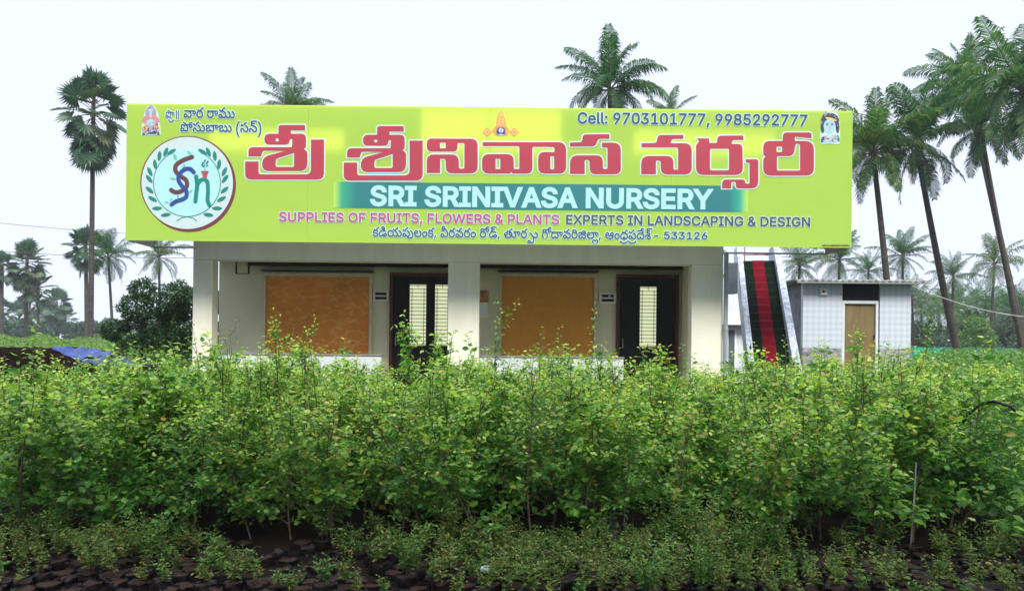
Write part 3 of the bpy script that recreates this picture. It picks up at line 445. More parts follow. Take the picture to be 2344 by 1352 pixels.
    134: (275, ((163,-5,136,4,118,19,107,38,104,60,108,82,126,109,197,169,204,188,200,203,188,212,170,218,175,250,198,250,221,238,237,218,244,195,242,180,238,166,221,145,154,87,145,68,145,54,152,41,159,36,181,32,202,35,215,47,219,65,217,80,213,93,205,105,181,125,149,138,112,142,78,138,68,132,61,124,57,114,64,70,26,60,14,106,18,130,30,152,52,168,68,174,108,179,144,176,177,166,225,138,247,112,254,97,259,80,260,62,258,43,251,26,239,12,223,2,203,-4),(84,280,91,298,114,318,114,310,95,323,83,341,79,362,84,386,103,406,139,417,320,419,320,382,132,377,122,366,123,347,139,336,168,334,236,334,236,296,136,292,128,285,127,262,140,252,180,250,190,212,133,215,109,223,93,237,84,257),)),
    655: (161, ((20,107,20,146,141,146,141,107),)),
    633: (286, ((160,200,200,190,217,181,231,170,242,157,251,142,256,124,258,104,256,83,250,63,242,46,229,31,214,18,196,8,175,1,151,-4,89,-3,43,9,32,14,32,56,59,43,110,33,142,33,172,40,194,53,209,73,214,100,211,120,204,135,192,148,175,157,152,162,62,156,40,170,54,326,232,326,232,286,90,286,82,196),)),
    631: (286, ((246,250,243,224,232,203,214,188,178,172,178,170,202,164,222,156,238,144,249,129,255,112,258,93,256,75,251,58,243,42,232,29,217,17,198,8,176,1,150,-4,85,-3,37,8,22,14,22,56,71,38,121,32,151,34,174,39,191,48,203,61,210,76,212,94,207,117,191,133,166,144,112,150,77,150,77,187,131,188,162,194,184,207,198,224,202,246,201,260,195,272,185,281,172,288,155,292,118,293,87,285,46,264,24,294,54,312,91,326,136,330,170,328,198,320,219,308,234,291,243,272),)),
    629: (286, ((178,0,136,0,138,284,67,223,44,252,140,328,178,328),)),
    630: (286, ((260,0,24,0,24,36,176,178,192,202,200,226,201,251,194,269,180,282,161,290,138,293,106,289,79,277,52,259,28,288,70,316,109,328,138,330,178,326,210,312,222,303,232,291,240,277,244,262,244,228,235,197,218,168,159,108,84,40,260,40),)),
    634: (286, ((28,162,34,208,48,251,59,270,72,287,89,302,108,314,132,323,159,329,235,326,235,288,192,294,151,290,120,277,98,256,83,229,72,181,71,164,99,191,131,204,158,206,196,201,213,195,228,186,240,174,250,160,257,144,261,126,261,84,256,64,248,46,238,31,225,18,209,8,191,1,171,-4,132,-4,102,4,74,19,52,43,37,75,29,116),(168,34,186,40,200,50,211,64,218,83,220,106,218,125,212,141,203,154,189,164,172,170,135,171,108,163,88,149,75,132,71,114,76,84,90,58,114,39,136,33),)),
    1083: (321, ((141,-6,107,1,78,13,56,31,40,54,30,80,28,95,76,95,84,69,103,50,140,37,184,37,214,48,236,66,244,82,247,108,237,128,211,146,111,178,76,196,52,219,45,233,40,249,40,281,48,308,64,331,87,349,115,362,146,368,181,368,213,362,240,349,262,332,278,310,286,285,288,272,242,272,234,296,217,313,192,324,151,327,121,320,99,305,86,285,84,259,90,244,116,223,153,210,239,181,270,158,287,133,292,99,289,71,277,45,258,24,232,8,199,-3),)),
    1082: (322, ((44,0,44,364,189,363,224,356,251,341,272,321,285,296,292,267,292,236,285,207,272,182,251,163,224,149,189,142,70,141,70,182,192,184,221,195,238,215,246,241,244,272,234,297,213,314,180,322,90,323,90,0),(253,0,165,164,217,164,307,0),)),
    1073: (220, ((22,0,22,41,87,41,87,323,22,323,22,364,198,364,198,323,134,323,134,41,198,41,198,0),)),
    1078: (377, ((44,0,44,364,99,364,298,38,291,38,286,141,286,364,333,364,333,0,278,0,78,324,86,324,91,208,91,0),)),
    1086: (345, ((146,0,13,364,62,364,178,22,169,22,208,148,283,364,332,364,200,0),)),
    1065: (345, ((13,0,145,364,198,364,332,0,283,0,167,342,176,342,137,216,62,0),(79,102,79,142,266,142,266,102),)),
    1085: (372, ((165,-5,128,4,96,20,71,43,54,72,45,106,44,364,90,364,91,115,97,91,108,71,125,55,146,44,172,38,214,40,237,49,256,63,270,81,279,103,282,127,282,364,328,364,327,106,318,72,301,43,276,20,244,4,207,-5),)),
    1069: (301, ((44,0,44,364,266,364,266,323,90,323,90,204,254,204,254,163,90,163,90,41,268,41,268,0),)),
    1089: (339, ((146,0,146,149,13,364,66,364,170,188,179,163,161,163,201,246,273,364,327,364,193,149,193,0),)),
    1080: (319, ((44,0,44,364,189,363,224,355,251,340,272,319,285,293,292,264,292,232,285,203,272,177,251,156,224,140,189,133,81,132,81,172,180,173,203,178,228,194,242,218,246,248,242,278,228,302,213,313,192,321,166,323,90,323,90,0),)),
    1076: (283, ((44,0,44,364,90,364,90,41,259,41,259,0),)),
    1079: (382, ((169,-3,147,1,127,8,108,18,91,30,76,45,51,82,42,104,31,154,31,210,42,259,51,281,76,318,91,333,108,346,127,356,147,363,191,369,235,363,256,356,274,346,292,333,307,318,332,281,341,259,351,210,351,154,341,104,332,82,307,45,292,30,274,18,256,8,235,1),(207,39,237,47,263,64,283,88,299,120,306,159,306,204,299,244,283,276,263,300,237,316,207,325,175,325,146,316,120,300,99,275,84,243,76,204,76,159,84,120,99,88,120,64,146,47,175,39),)),
    1070: (295, ((44,0,44,364,264,364,264,323,90,323,90,198,247,198,247,157,90,157,90,0),)),
    1084: (323, ((24,323,24,364,299,364,299,323,185,323,185,0,138,0,138,323),)),
    1044: (134, ((26,-88,48,51,98,51,60,-88),)),
    1087: (493, ((112,0,13,364,60,364,142,28,136,28,161,141,220,364,273,364,356,28,350,28,375,141,432,364,480,364,380,0,326,0,241,341,251,341,228,230,166,0),)),
    1038: (322, ((124,-4,93,3,67,16,47,34,33,56,26,81,28,117,41,145,101,199,180,263,188,283,185,305,177,318,163,327,132,328,112,317,101,298,101,272,147,203,314,0,261,0,69,236,57,264,56,297,61,318,72,336,88,351,108,361,144,367,181,361,209,344,226,319,232,289,226,258,197,220,92,139,76,117,71,94,75,69,89,50,111,38,138,33,170,38,199,53,224,77,241,108,250,146,250,161,293,161,288,114,271,72,230,24,207,10,168,-3),)),
    1088: (341, ((14,0,156,203,156,169,22,364,76,364,175,208,167,208,214,287,268,364,320,364,186,171,186,205,327,0,274,0,166,166,176,166,131,92,67,0),)),
    1068: (361, ((70,0,70,41,176,42,213,51,242,67,264,92,278,123,285,161,285,204,278,241,264,272,243,297,214,313,179,322,68,323,68,364,188,362,211,358,233,352,253,342,271,330,286,316,300,299,311,280,320,258,330,210,330,155,320,106,311,85,299,66,286,49,270,34,252,22,231,12,209,5),(90,364,90,0,44,0,44,364),)),
    1067: (365, ((168,-3,147,1,127,8,108,18,91,30,75,45,51,82,42,104,31,154,31,210,42,259,51,281,75,318,91,333,108,346,127,356,147,363,191,369,231,364,267,351,297,329,320,299,335,263,338,249,292,249,278,282,248,311,209,324,175,325,146,316,120,300,99,275,84,243,76,204,76,159,84,120,99,88,120,64,146,47,175,39,217,41,255,58,278,82,292,115,338,115,326,76,306,44,278,20,244,3,205,-4),)),
    1071: (373, ((169,-3,147,1,126,8,107,18,90,30,75,45,62,63,50,82,41,104,31,154,31,210,41,259,62,301,75,318,90,333,107,346,126,356,146,363,190,369,231,364,267,350,298,327,321,298,336,263,339,250,291,250,272,288,241,314,199,325,174,325,145,316,119,300,99,276,84,244,76,204,76,159,84,120,99,88,120,64,146,47,176,39,208,39,235,45,258,58,276,77,289,101,296,129,296,145,310,142,202,142,202,183,342,183,341,121,331,82,312,49,286,23,252,5,214,-4),)),
    1058: (134, ((55,-1,41,12,35,30,41,48,55,60,75,62,91,53,100,36,99,17,86,2),(55,197,41,209,35,227,41,246,55,258,75,260,91,251,100,234,99,215,86,200),)),
    1101: (292, ((134,-5,100,4,72,21,49,46,34,77,26,114,26,155,34,192,49,223,70,248,98,266,130,275,170,275,201,265,229,246,251,216,261,190,267,140,267,122,55,122,55,159,243,159,223,145,218,182,204,211,189,225,171,234,148,237,125,234,106,225,84,203,72,174,70,113,76,87,86,66,101,50,120,39,161,33,195,44,214,62,220,75,263,63,248,35,224,13,192,-1),)),
    1108: (138, ((73,2,54,15,42,34,39,61,39,364,83,364,85,50,94,39,123,39,132,2),)),
    1100: (306, ((124,-5,94,4,68,21,48,46,34,77,26,115,26,157,34,194,48,225,69,250,95,267,125,275,165,274,197,258,220,229,224,229,224,364,268,364,268,0,225,0,225,42,220,42,197,13,174,-1),(159,34,180,41,197,54,210,72,222,108,224,151,215,189,205,209,190,224,171,234,147,237,124,234,104,224,89,208,75,176,70,136,75,96,90,63,105,47,124,37),)),
    1048: (324, ((143,-4,125,1,108,7,93,17,68,44,50,81,38,127,35,182,38,236,50,282,68,319,93,346,108,356,125,363,162,369,199,363,216,356,231,346,256,319,275,282,286,236,290,182,286,127,275,81,256,44,231,17,216,7,200,1),(175,37,197,45,216,62,230,87,240,120,245,182,240,244,230,276,216,301,197,319,175,327,149,327,127,319,108,301,94,276,85,244,79,182,85,120,94,87,108,62,127,45,149,37),)),
    1049: (324, ((55,0,55,39,280,39,280,0),(198,364,198,0,152,0,152,321,62,256,62,305,141,364),)),
    1050: (324, ((46,0,46,33,212,219,226,250,227,276,219,300,202,317,178,327,149,328,123,320,104,303,94,280,92,260,47,260,51,291,62,317,80,339,103,355,130,365,161,369,191,365,218,355,240,339,257,319,268,294,271,257,260,219,218,160,110,44,110,41,278,41,278,0),)),
    1051: (324, ((139,-4,109,2,81,13,59,30,42,51,33,77,31,92,78,92,86,68,103,50,136,37,177,38,204,48,224,66,232,83,234,112,225,139,213,154,196,166,173,173,113,176,113,213,205,320,205,323,49,323,49,364,266,364,266,330,151,198,151,205,188,205,220,196,246,180,265,158,276,132,280,103,276,73,264,47,245,25,220,9,189,-1),)),
    1052: (324, ((30,74,30,112,174,364,220,364,79,115,294,115,294,74),(201,0,201,227,245,227,245,0),)),
    1053: (324, ((142,-4,113,2,88,15,68,32,53,53,45,78,43,92,88,92,95,70,117,47,149,36,178,38,205,52,224,74,233,104,231,138,218,166,195,187,166,197,121,192,93,178,49,184,71,364,262,364,262,323,110,323,97,217,136,235,176,237,209,229,238,211,260,186,274,153,279,116,275,83,263,54,245,30,220,11,191,-1),)),
    1054: (324, ((146,-4,116,4,90,19,69,40,55,67,47,98,47,129,58,170,85,222,180,364,230,364,109,186,104,186,129,213,161,223,199,220,226,210,248,193,264,171,274,144,278,112,274,80,263,52,245,28,222,10,194,-1),(182,37,207,50,224,72,233,101,231,133,219,160,199,179,172,188,142,186,117,174,99,152,91,124,93,91,105,64,125,45,152,36),)),
    1055: (324, ((69,0,231,323,44,323,44,364,280,364,280,321,118,0),)),
    1056: (324, ((144,-4,111,2,83,15,62,33,46,56,38,82,39,119,51,149,72,172,98,187,108,189,108,191,84,202,66,220,54,245,50,272,54,298,65,322,82,341,104,356,131,366,162,369,192,366,219,356,241,341,259,322,270,298,273,272,269,245,257,220,239,202,216,191,216,189,243,178,266,157,282,129,287,97,283,69,271,44,252,24,227,8,196,-2),(184,37,212,48,231,66,240,90,238,118,225,142,202,159,173,168,140,166,113,154,93,135,83,109,85,81,98,59,120,43,150,36),(180,209,203,219,220,236,228,260,226,286,215,307,197,321,171,328,135,324,113,312,100,293,95,269,100,244,114,224,135,211),)),
    1057: (324, ((178,368,208,360,234,345,255,324,269,297,277,265,277,235,266,193,239,142,144,0,94,0,215,177,219,177,195,151,163,141,125,144,98,154,76,171,60,193,50,220,46,252,50,284,61,312,79,336,103,354,130,365),(142,326,117,313,100,292,91,263,93,231,105,204,125,185,152,176,182,177,207,190,224,212,233,240,231,272,219,300,199,319,172,328),)),
    1045: (324, ((241,176,241,135,82,135,82,176),)),
    1066: (327, ((44,0,44,364,191,363,222,356,247,344,266,326,278,305,284,280,283,246,272,221,248,200,225,191,225,188,251,181,275,163,292,135,298,111,298,84,292,59,279,37,259,20,232,7,197,1),(90,41,195,42,226,50,244,66,253,86,252,115,240,138,219,156,190,164,90,165),(90,204,189,206,213,216,231,234,240,257,239,278,231,298,214,314,188,322,90,323),)),
    1072: (372, ((44,0,44,364,90,364,90,207,281,207,281,364,328,364,328,0,281,0,281,166,90,166,90,0),)),
    1075: (336, ((76,104,76,154,152,246,261,364,322,364,167,197,164,198),(44,0,44,364,90,364,90,0),(267,0,135,185,164,221,322,0),)),
    1077: (452, ((44,0,44,364,110,364,231,34,221,34,253,134,342,364,408,364,408,0,362,0,364,328,368,328,327,208,246,0,206,0,82,328,86,328,88,0),)),
    1032: (140, ()),
}
G = GLYPHS
a_ = P(290, 237, SY); b_ = P(287, 550, SY); c_ = P(1952, 254, SY)
SX0, SX1, SZ0, SZ1 = b_.x, c_.x, b_.z, a_.z
sign = thing('sign_board', 'long yellow green banner sign with red Telugu lettering across the front of the office roof', 'sign', ((SX0+SX1)/2, SY, SZ0))

K = {
 'banner': flex('banner_yellow_green', (.47, .76, .12), (.95, .82, .08), .36),
 'red': flex('print_red', (.50, .075, .12), (.8, .10, .10), .30),
 'halo': flex('print_pale_blue', (.66, .86, .90), (.8, .85, .85), .30),
 'blue': flex('print_blue', (.040, .105, .235), (.1, .2, .4), .2),
 'magenta': flex('print_magenta', (.48, .10, .33), (.6, .1, .3), .2),
 'slate': flex('print_slate', (.075, .105, .17), (.1, .15, .25), .2),
 'pale': flex('print_pale_cyan', (.48, .83, .90), (.5, .8, .85), .25),
 'maroon': flex('print_maroon', (.19, .055, .075), (.3, .06, .08), .2),
 'brown': flex('print_brown', (.145, .065, .075), (.2, .08, .08), .2),
 'navy': flex('print_navy', (.045, .085, .32), (.1, .15, .4), .2),
 'teal': flex('print_teal', (.02, .25, .22), (.05, .3, .25), .2),
 'leafg': flex('print_leaf_green', (.20, .55, .42), (.2, .5, .4), .2),
 'pot': flex('print_pot_red', (.42, .10, .13), (.5, .1, .1), .2),
 'lilac': flex('print_lilac', (.40, .38, .55), (.4, .4, .5), .2),
 'pink': flex('print_pink', (.62, .30, .34), (.6, .3, .3), .2),
 'orange': flex('print_orange', (.75, .36, .13), (.8, .4, .1), .2),
 'gold': flex('print_gold', (.80, .62, .22), (.8, .6, .2), .25),
 'hair': flex('print_dark_hair', (.06, .08, .12), (.1, .1, .1), .15),
 'skin': flex('print_blue_skin', (.42, .68, .78), (.5, .7, .8), .2),
 'ink': flex('print_ink', (.03, .035, .05), (.05, .05, .05), .1),
}

def area(p): return sum(p[i-1][0]*p[i][1]-p[i][0]*p[i-1][1] for i in range(len(p)))/2
def orient(p, ccw): return p if (area(p) > 0) == ccw else p[::-1]
def clean(p):
    q = [p[i] for i in range(len(p)) if (abs(p[i][0]-p[i-1][0])+abs(p[i][1]-p[i-1][1])) > 1e-6]
    return q
def grow(p, d):
    """moves every edge of a closed outline d to its right (outwards for a counter-clockwise one)"""
    n = len(p); out = []
    for i in range(n):
        ax, ay = p[i][0]-p[i-1][0], p[i][1]-p[i-1][1]
        bx, by = p[(i+1) % n][0]-p[i][0], p[(i+1) % n][1]-p[i][1]
        la, lb = math.hypot(ax, ay) or 1e-9, math.hypot(bx, by) or 1e-9
        n1, n2 = (ay/la, -ax/la), (by/lb, -bx/lb)
        mx_, my_ = n1[0]+n2[0], n1[1]+n2[1]
        k = max(.35, (1+n1[0]*n2[0]+n1[1]*n2[1]))
        out.append((p[i][0]+mx_/k*d, p[i][1]+my_/k*d))
    return out
def inside(pt, p):
    c = False
    for i in range(len(p)):
        (x0, y0), (x1, y1) = p[i-1], p[i]
        if (y0 > pt[1]) != (y1 > pt[1]) and pt[0] < (x1-x0)*(pt[1]-y0)/(y1-y0)+x0: c = not c
    return c
def wind(pt, p):
    n = 0
    for i in range(len(p)):
        (x0, y0), (x1, y1) = p[i-1], p[i]
        if (y0 > pt[1]) != (y1 > pt[1]) and pt[0] < (x1-x0)*(pt[1]-y0)/(y1-y0)+x0: n += 1 if y1 > y0 else -1
    return n
def fill(outer, holes):
    vs, es = [], []
    for p in [outer]+holes:
        b = len(vs)
        vs += [Vector(q) for q in p]
        es += [(b+i, b+(i+1) % len(p)) for i in range(len(p))]
    r = geometry.delaunay_2d_cdt(vs, es, [], 0, 1e-6)
    v = [tuple(q) for q in r[0]]
    fs = []
    for f in r[2]:
        c = (sum(v[i][0] for i in f)/len(f), sum(v[i][1] for i in f)/len(f))
        if wind(c, outer) > 0 and not any(wind(c, h) < 0 for h in holes): fs.append(tuple(f))
    return v, fs

class Print:
    """flat printed shapes on the banner: 2-D outlines in metres (x, z), layer by layer towards the viewer"""
    def __init__(s): s.mb, s.mats, s.n = MB(), [], 0
    def slot(s, k):
        if k not in s.mats: s.mats.append(k)
        return s.mats.index(k)
    def shape(s, outer, holes, k, layer):
        v, f = fill(outer, holes)
        y = SY - .0025*layer - .00004*(s.n % 50); s.n += 1
        fs = []
        for t in f:
            a = area([v[i] for i in t])
            fs.append(t if a > 0 else t[::-1])
        s.mb.add([(q[0], y, q[1]) for q in v], fs, s.slot(k))
    def build(s, name): return s.mb.build(name, [K[k] for k in s.mats], sign)

def groups(contours):
    """TrueType contours (filled ones clockwise) -> [(outer, holes)]"""
    cs = [list(zip(c[::2], c[1::2])) for c in contours]
    outs = [c for c in cs if area(c) < 0]; hol = [c for c in cs if area(c) > 0]
    res = [[o, []] for o in outs]
    for h in hol:
        for g in sorted(res, key=lambda q: abs(area(q[0]))):
            if inside(h[0], g[0]): g[1].append(h); break
    return res

def text(pr, run, x0, x1, zb, size, k, bold=0, halo=0, hk='halo', layer=2, cap=None, space=None):
    """a run of glyph keys from x0 to x1 on the baseline zb; size = metres per em (or cap height if cap)"""
    sy = size/500.0 if not cap else size/364.0
    wid = sum(G[g][0] for g in run) if True else 0
    last = run[-1]
    sx = (x1-x0)/wid
    x = x0
    for g in run:
        adv, cs = G[g]
        for o, hs in groups(cs):
            tr = lambda c: [(x+p[0]*sx, zb+p[1]*sy) for p in c]
            O = clean(orient(tr(o), True)); H = [clean(orient(tr(h), False)) for h in hs]
            if len(O) < 3: continue
            b = grow(O, bold) if bold else O
            hb = [grow(h, bold) if bold else h for h in H]
            hb = [h for h in hb if area(h) < -1e-6]
            pr.shape(b, hb, k, layer)
            if halo:
                ho = grow(O, bold+halo)
                hh = [grow(h, bold+halo) for h in H]
                hh = [q for q, h in zip(hh, H) if area(q) < .15*area(h)]
                pr.shape(ho, hh, hk, layer-1)
        x += adv*sx

def fillet(pts, n=5):
    """(x, y[, r]) corners -> outline with rounded corners"""
    out = []
    N = len(pts)
    for i, p in enumerate(pts):
        r = p[2] if len(p) > 2 else 0
        A = Vector(pts[i-1][:2]); B = Vector(p[:2]); D = Vector(pts[(i+1) % N][:2])
        if not r: out.append(tuple(B)); continue
        u, w = (A-B), (D-B)
        lu, lw = u.length, w.length
        u.normalize(); w.normalize()
        r = min(r, lu*.5 if i else lu*.9, lw*.5 if i < N-1 else lw*.9)
        for j in range(n+1):
            t = j/n
            q = (B+u*r)*(1-t)**2 + B*2*t*(1-t) + (B+w*r)*t*t
            out.append(tuple(q))
    return out

def zoomed(ox, oy, s):
    """outline coordinates measured in an enlargement of the sign -> metres on the sign"""
    def f(pts): return [((lambda q: (q.x, q.z))(P(ox+x/s, oy+y/s, SY))) for x, y in pts]
    return f
Z1, Z2, Z3 = zoomed(280, 220, 3.755), zoomed(760, 220, 3.755), zoomed(1260, 220, 3.3486)

# the banner and its frame
mb = MB(); mb.add([(SX0, SY, SZ0), (SX1, SY, SZ0), (SX1, SY, SZ1), (SX0, SY, SZ1)], [(0, 1, 2, 3)])
mb.build('banner', K['banner'], sign)
side = paint('banner_side_sheet', (.16, .17, .13), .7, .1, 2)
MB().box(SX0, SX0+.012, SY+.004, SY+1.06, SZ0, SZ1).build('side_panel', side, sign)
MB().box(SX1-.012, SX1, SY+.004, SY+1.06, SZ0, SZ1).build('side_panel', paint('banner_side_brown', (.10, .07, .055), .7, .1, 2), sign)
# backing sheets behind the cloth, with the gaps through which the sky glows
bk = MB()
def zz(y): return P(1172, y, SY).z
def xx(x): return P(x, 400, SY).x
zlo, zhi = zz(347), zz(302)
bk.box(SX0+.03, SX1-.03, SY+.06, SY+.075, SZ0+.03, zlo)
bk.box(SX0+.03, xx(480), SY+.06, SY+.075, zlo, SZ1-.03)
bk.box(xx(480), xx(965), SY+.06, SY+.075, zhi, SZ1-.03)
bk.box(xx(786), xx(965), SY+.06, SY+.075, zlo, zhi)
bk.box(xx(1282), xx(1450), SY+.06, SY+.075, zlo, SZ1-.03)
bk.box(xx(1450), xx(1770), SY+.06, SY+.075, zhi+.05, SZ1-.03)
bk.box(xx(1770), SX1-.03, SY+.06, SY+.075, zlo, SZ1-.03)
bk.build('backing_sheet', paint('backing_tin', (.20, .20, .19), .6, .1, 3), sign)
fr = MB()
for z in (SZ0+.02, SZ1-.02): fr.tube([(SX0+.02, SY+.03, z), (SX1-.02, SY+.03, z)], .018, 6)
for z in (SZ0+.02, SZ1-.02): fr.tube([(SX0+.02, SY+1.05, z), (SX1-.02, SY+1.05, z)], .018, 6)
for i in range(5):
    x = SX0+.02+(SX1-SX0-.04)*i/4
    fr.tube([(x, SY+.1, SZ0+.03), (x, SY+.1, SZ1-.03)], .02, 6)
    fr.tube([(x, SY+.1, SZ1-.05), (x, SY+1.05, SZ1-.05)], .015, 6)
    fr.tube([(x, SY+1.05, 3.45), (x, SY+1.05, SZ1-.03)], .02, 6)
fr.build('frame', M['grey'], sign)

sm_ = MB()
for px_ in (705, 1121, 1537):
    x = P(px_, 400, SY).x
    sm_.add([(x-.004, SY-.0012, SZ0), (x+.004, SY-.0012, SZ0), (x+.004, SY-.0012, SZ1), (x-.004, SY-.0012, SZ1)], [(0, 1, 2, 3)])
sm_.build('seam', flex('banner_seam', (.36, .60, .10), (.5, .4, .05), .15), sign)

# printed band behind the English name
pb = MB()
c0, c1 = P(764, 418, SY), P(1712, 484, SY)
t0, t1 = P(764, 416, SY).z, P(1238, 481, SY).z
pb.add([(c0.x, SY-.0025, t1), (c1.x, SY-.0025, t1), (c1.x, SY-.0025, t0), (c0.x, SY-.0025, t0)], [(0, 1, 2, 3)])
BN, TB = (.47, .76, .12), (.035, .21, .235)
K['band'] = flex('print_teal_band', TB, (.05, .2, .2), .15, grad=[(0, BN), (.02, (.05, .40, .25)), (.055, TB), (.955, TB), (.98, (.04, .40, .30)), (1, BN)])
pb.build('printed_band', K['band'], sign)

# the Telugu title, traced letter by letter
T = Print()
SRI_A = [(1057, 563), (1172, 563), (1172, 673, 25), (1622, 673, 45), (1622, 375), (1735, 375), (1735, 718, 60), (1057, 718, 50)]
SRI_B = [(1085, 520), (1085, 440, 45), (1458, 440), (1462, 370, 8), (1444, 372), (1430, 419, 32), (1222, 419, 45), (1222, 325, 45), (1343, 325, 8),
         (1343, 250, 25), (1572, 250, 10), (1572, 297), (1450, 297), (1450, 325), (1580, 325, 40), (1580, 440), (1562, 458), (1592, 480, 20),
         (1592, 645, 70), (1203, 645, 70), (1203, 525, 60), (1400, 472), (1208, 470, 20), (1194, 520)]
SRI_H = [[(1320, 366, 6), (1344, 366, 6), (1344, 390, 6), (1320, 390, 6)], [(1322, 540, 15), (1477, 490, 4), (1477, 610, 14), (1318, 610, 20)]]
LET = [(Z1, SRI_A, []), (Z1, SRI_B, SRI_H)]
sh = lambda L: [(p[0]-955, p[1]+9, *p[2:]) for p in L]
LET += [(Z2, sh(SRI_A), []), (Z2, sh(SRI_B), [sh(h) for h in SRI_H])]
LET += [(Z2, [(815, 662), (815, 503, 60), (1088, 503, 60), (1092, 625, 12), (1138, 625, 12), (1138, 405, 12), (1080, 405), (1078, 478, 45), (815, 478, 45),
              (815, 366, 45), (1252, 368, 60), (1252, 665, 60), (978, 665, 60), (978, 540, 25), (930, 540, 10), (930, 662)],
         [[(928, 402, 8), (978, 402, 8), (978, 450, 8), (928, 450, 8)]])]
LET += [(Z2, [(1295, 397), (2012, 397, 70), (2012, 667, 60), (1772, 667, 60), (1772, 480, 60), (1912, 482), (1912, 439, 15), (1722, 437, 15), (1722, 667, 50),
              (1552, 667), (1541, 652), (1530, 667), (1290, 667, 60), (1290, 500, 60), (1562, 500, 60), (1562, 628, 12), (1610, 628, 10), (1610, 437, 10), (1600, 432), (1295, 432)],
         [[(1876, 518, 6), (1909, 518, 10), (1909, 630, 10), (1876, 630, 10)], [(1406, 540, 6), (1447, 540, 12), (1447, 628, 8), (1406, 628, 8)]])]
LET += [(Z3, [(150, 357), (245, 355, 25), (245, 295, 40), (452, 293, 8), (452, 328), (366, 328, 20), (345, 387, 40), (150, 388)], []),
        (Z3, [(150, 598), (150, 455, 60), (400, 455, 50), (403, 560, 12), (437, 560, 12), (437, 395, 10), (395, 395), (395, 358), (538, 358, 60), (540, 600, 50),
              (300, 600, 50), (300, 490, 30), (262, 490, 10), (262, 598)], []),
        (Z3, [(697, 362), (815, 360, 25), (820, 300, 45), (1018, 298, 8), (1018, 330), (932, 330, 15), (920, 362), (1082, 362, 60), (1082, 602, 55), (845, 602, 55),
              (845, 495, 30), (808, 495, 10), (808, 600), (695, 600), (695, 460, 60), (940, 460, 50), (943, 565, 12), (978, 565, 12), (978, 395, 15), (697, 395)], []),
        (Z3, [(1118, 325, 6), (1215, 325, 10), (1217, 360), (1275, 360, 10), (1280, 305, 40), (1478, 303, 8), (1478, 338), (1395, 338, 20), (1388, 368), (1470, 368, 35),
              (1475, 605, 60), (1115, 605, 60), (1115, 372, 30), (1142, 350, 10)], [[(1222, 405, 14), (1368, 405, 14), (1368, 570, 14), (1222, 570, 14)]]),
        (Z3, [(1497, 485), (1592, 485, 20), (1592, 708, 55), (1420, 708, 45), (1420, 658, 10), (1385, 658, 10), (1385, 708), (1315, 708), (1315, 640, 35), (1487, 640, 30),
              (1494, 672, 8), (1525, 672, 8), (1525, 512, 10), (1497, 510)], []),
        (Z3, [(1630, 345, 50), (1780, 345, 8), (1780, 280, 40), (2000, 280, 25), (2000, 325), (1872, 312, 8), (1872, 345), (2018, 345, 70), (2018, 610, 60), (1630, 610, 60),
              (1630, 482, 20), (1648, 465), (1630, 448, 20)],
         [[(1732, 388, 6), (1775, 388, 6), (1775, 430, 6), (1732, 430, 6)],
          [(1735, 462, 10), (1860, 460, 35), (1880, 365, 8), (1912, 368, 14), (1912, 572, 12), (1735, 572, 12)]])]
for zf, o, hs in LET:
    O = clean(orient(zf(fillet(o)), True)); H = [clean(orient(zf(fillet(h)), False)) for h in hs]
    T.shape(O, H, 'red', 3)
    hh = [grow(h, .022) for h in H]
    T.shape(grow(O, .022), [q for q, h in zip(hh, H) if area(q) < .12*area(h)], 'halo', 2)
T.build('title_lettering')

def px_run(run, x0, x1, y, h, k, bold, halo, name, cap=False, hk='halo'):
    t = Print()
    a, b = P(x0, y, SY), P(x1, y, SY)
    text(t, run, a.x, b.x, a.z, h*SC, k, bold, halo, hk, 3, cap)
    return t.build(name)
E_ = lambda w: [1000+ord(ch) for ch in w]
tl = lambda *g: [1032 if q == ' ' else q for q in g]
HB = .0115
t = Print()
for run, x0, x1, y, h, bd in ((tl(383, 584, 668), 378.5, 412, 270, 26, .002), (tl(169, 49, ' ', 165, 47, 63), 420, 538.5, 269.5, 33, .004)):
    a, b = P(x0, y, SY), P(x1, y, SY)
    text(t, run, a.x, b.x, a.z, h*SC, 'blue', bd, HB, 'halo', 3)
a, b = P(412.4, 301, SY), P(599.6, 301, SY)
text(t, tl(419, 57, 63, 161, 45, 63, ' ', 620, 57, 122, 621), a.x, b.x, a.z, 31*SC, 'blue', .004, HB, 'halo', 3)
t.build('owner_lettering')
px_run(E_('Cell: 9703101777, 9985292777'), 1321, 1850, 282.7, 24.6, 'blue', .007, HB, 'phone_lettering', True)
px_run(E_('SRI SRINIVASA NURSERY'), 846.5, 1629.7, 469.3, 42, 'pale', .021, 0, 'name_lettering', True)
px_run(E_('SUPPLIES OF FRUITS, FLOWERS & PLANTS'), 637.7, 1281, 506.3, 20.6, 'magenta', .0065, .010, 'supplies_lettering', True)
px_run(E_('EXPERTS IN LANDSCAPING & DESIGN'), 1294, 1856, 512.8, 20.6, 'slate', .0065, .010, 'experts_lettering', True)
t = Print()
a, b = P(853, 541, SY), P(1490, 541, SY)
text(t, tl(23, 187, 48, 248, 51, 6, 23, 624, ' ', 241, 49, 54, 49, 6, ' ', 425, 115, 624, ' ', 38, 64, 49, 533, 63, ' ', 401, 156, 54, 201, 182, 167, 499, 624, ' ',
           10, 6, 41, 584, 43, 584, 308, 134), a.x, b.x, a.z, 30*SC, 'blue', .0035, HB, 'halo', 3)
a, b = P(1493, 546.5, SY), P(1621, 546.5, SY)
text(t, E_('- 533126'), a.x, b.x, a.z, 16*SC, 'blue', .005, HB, 'halo', 3, True)
t.build('address_lettering')
t = Print()                                   # an illegible line of small print: marks only
x = 1882
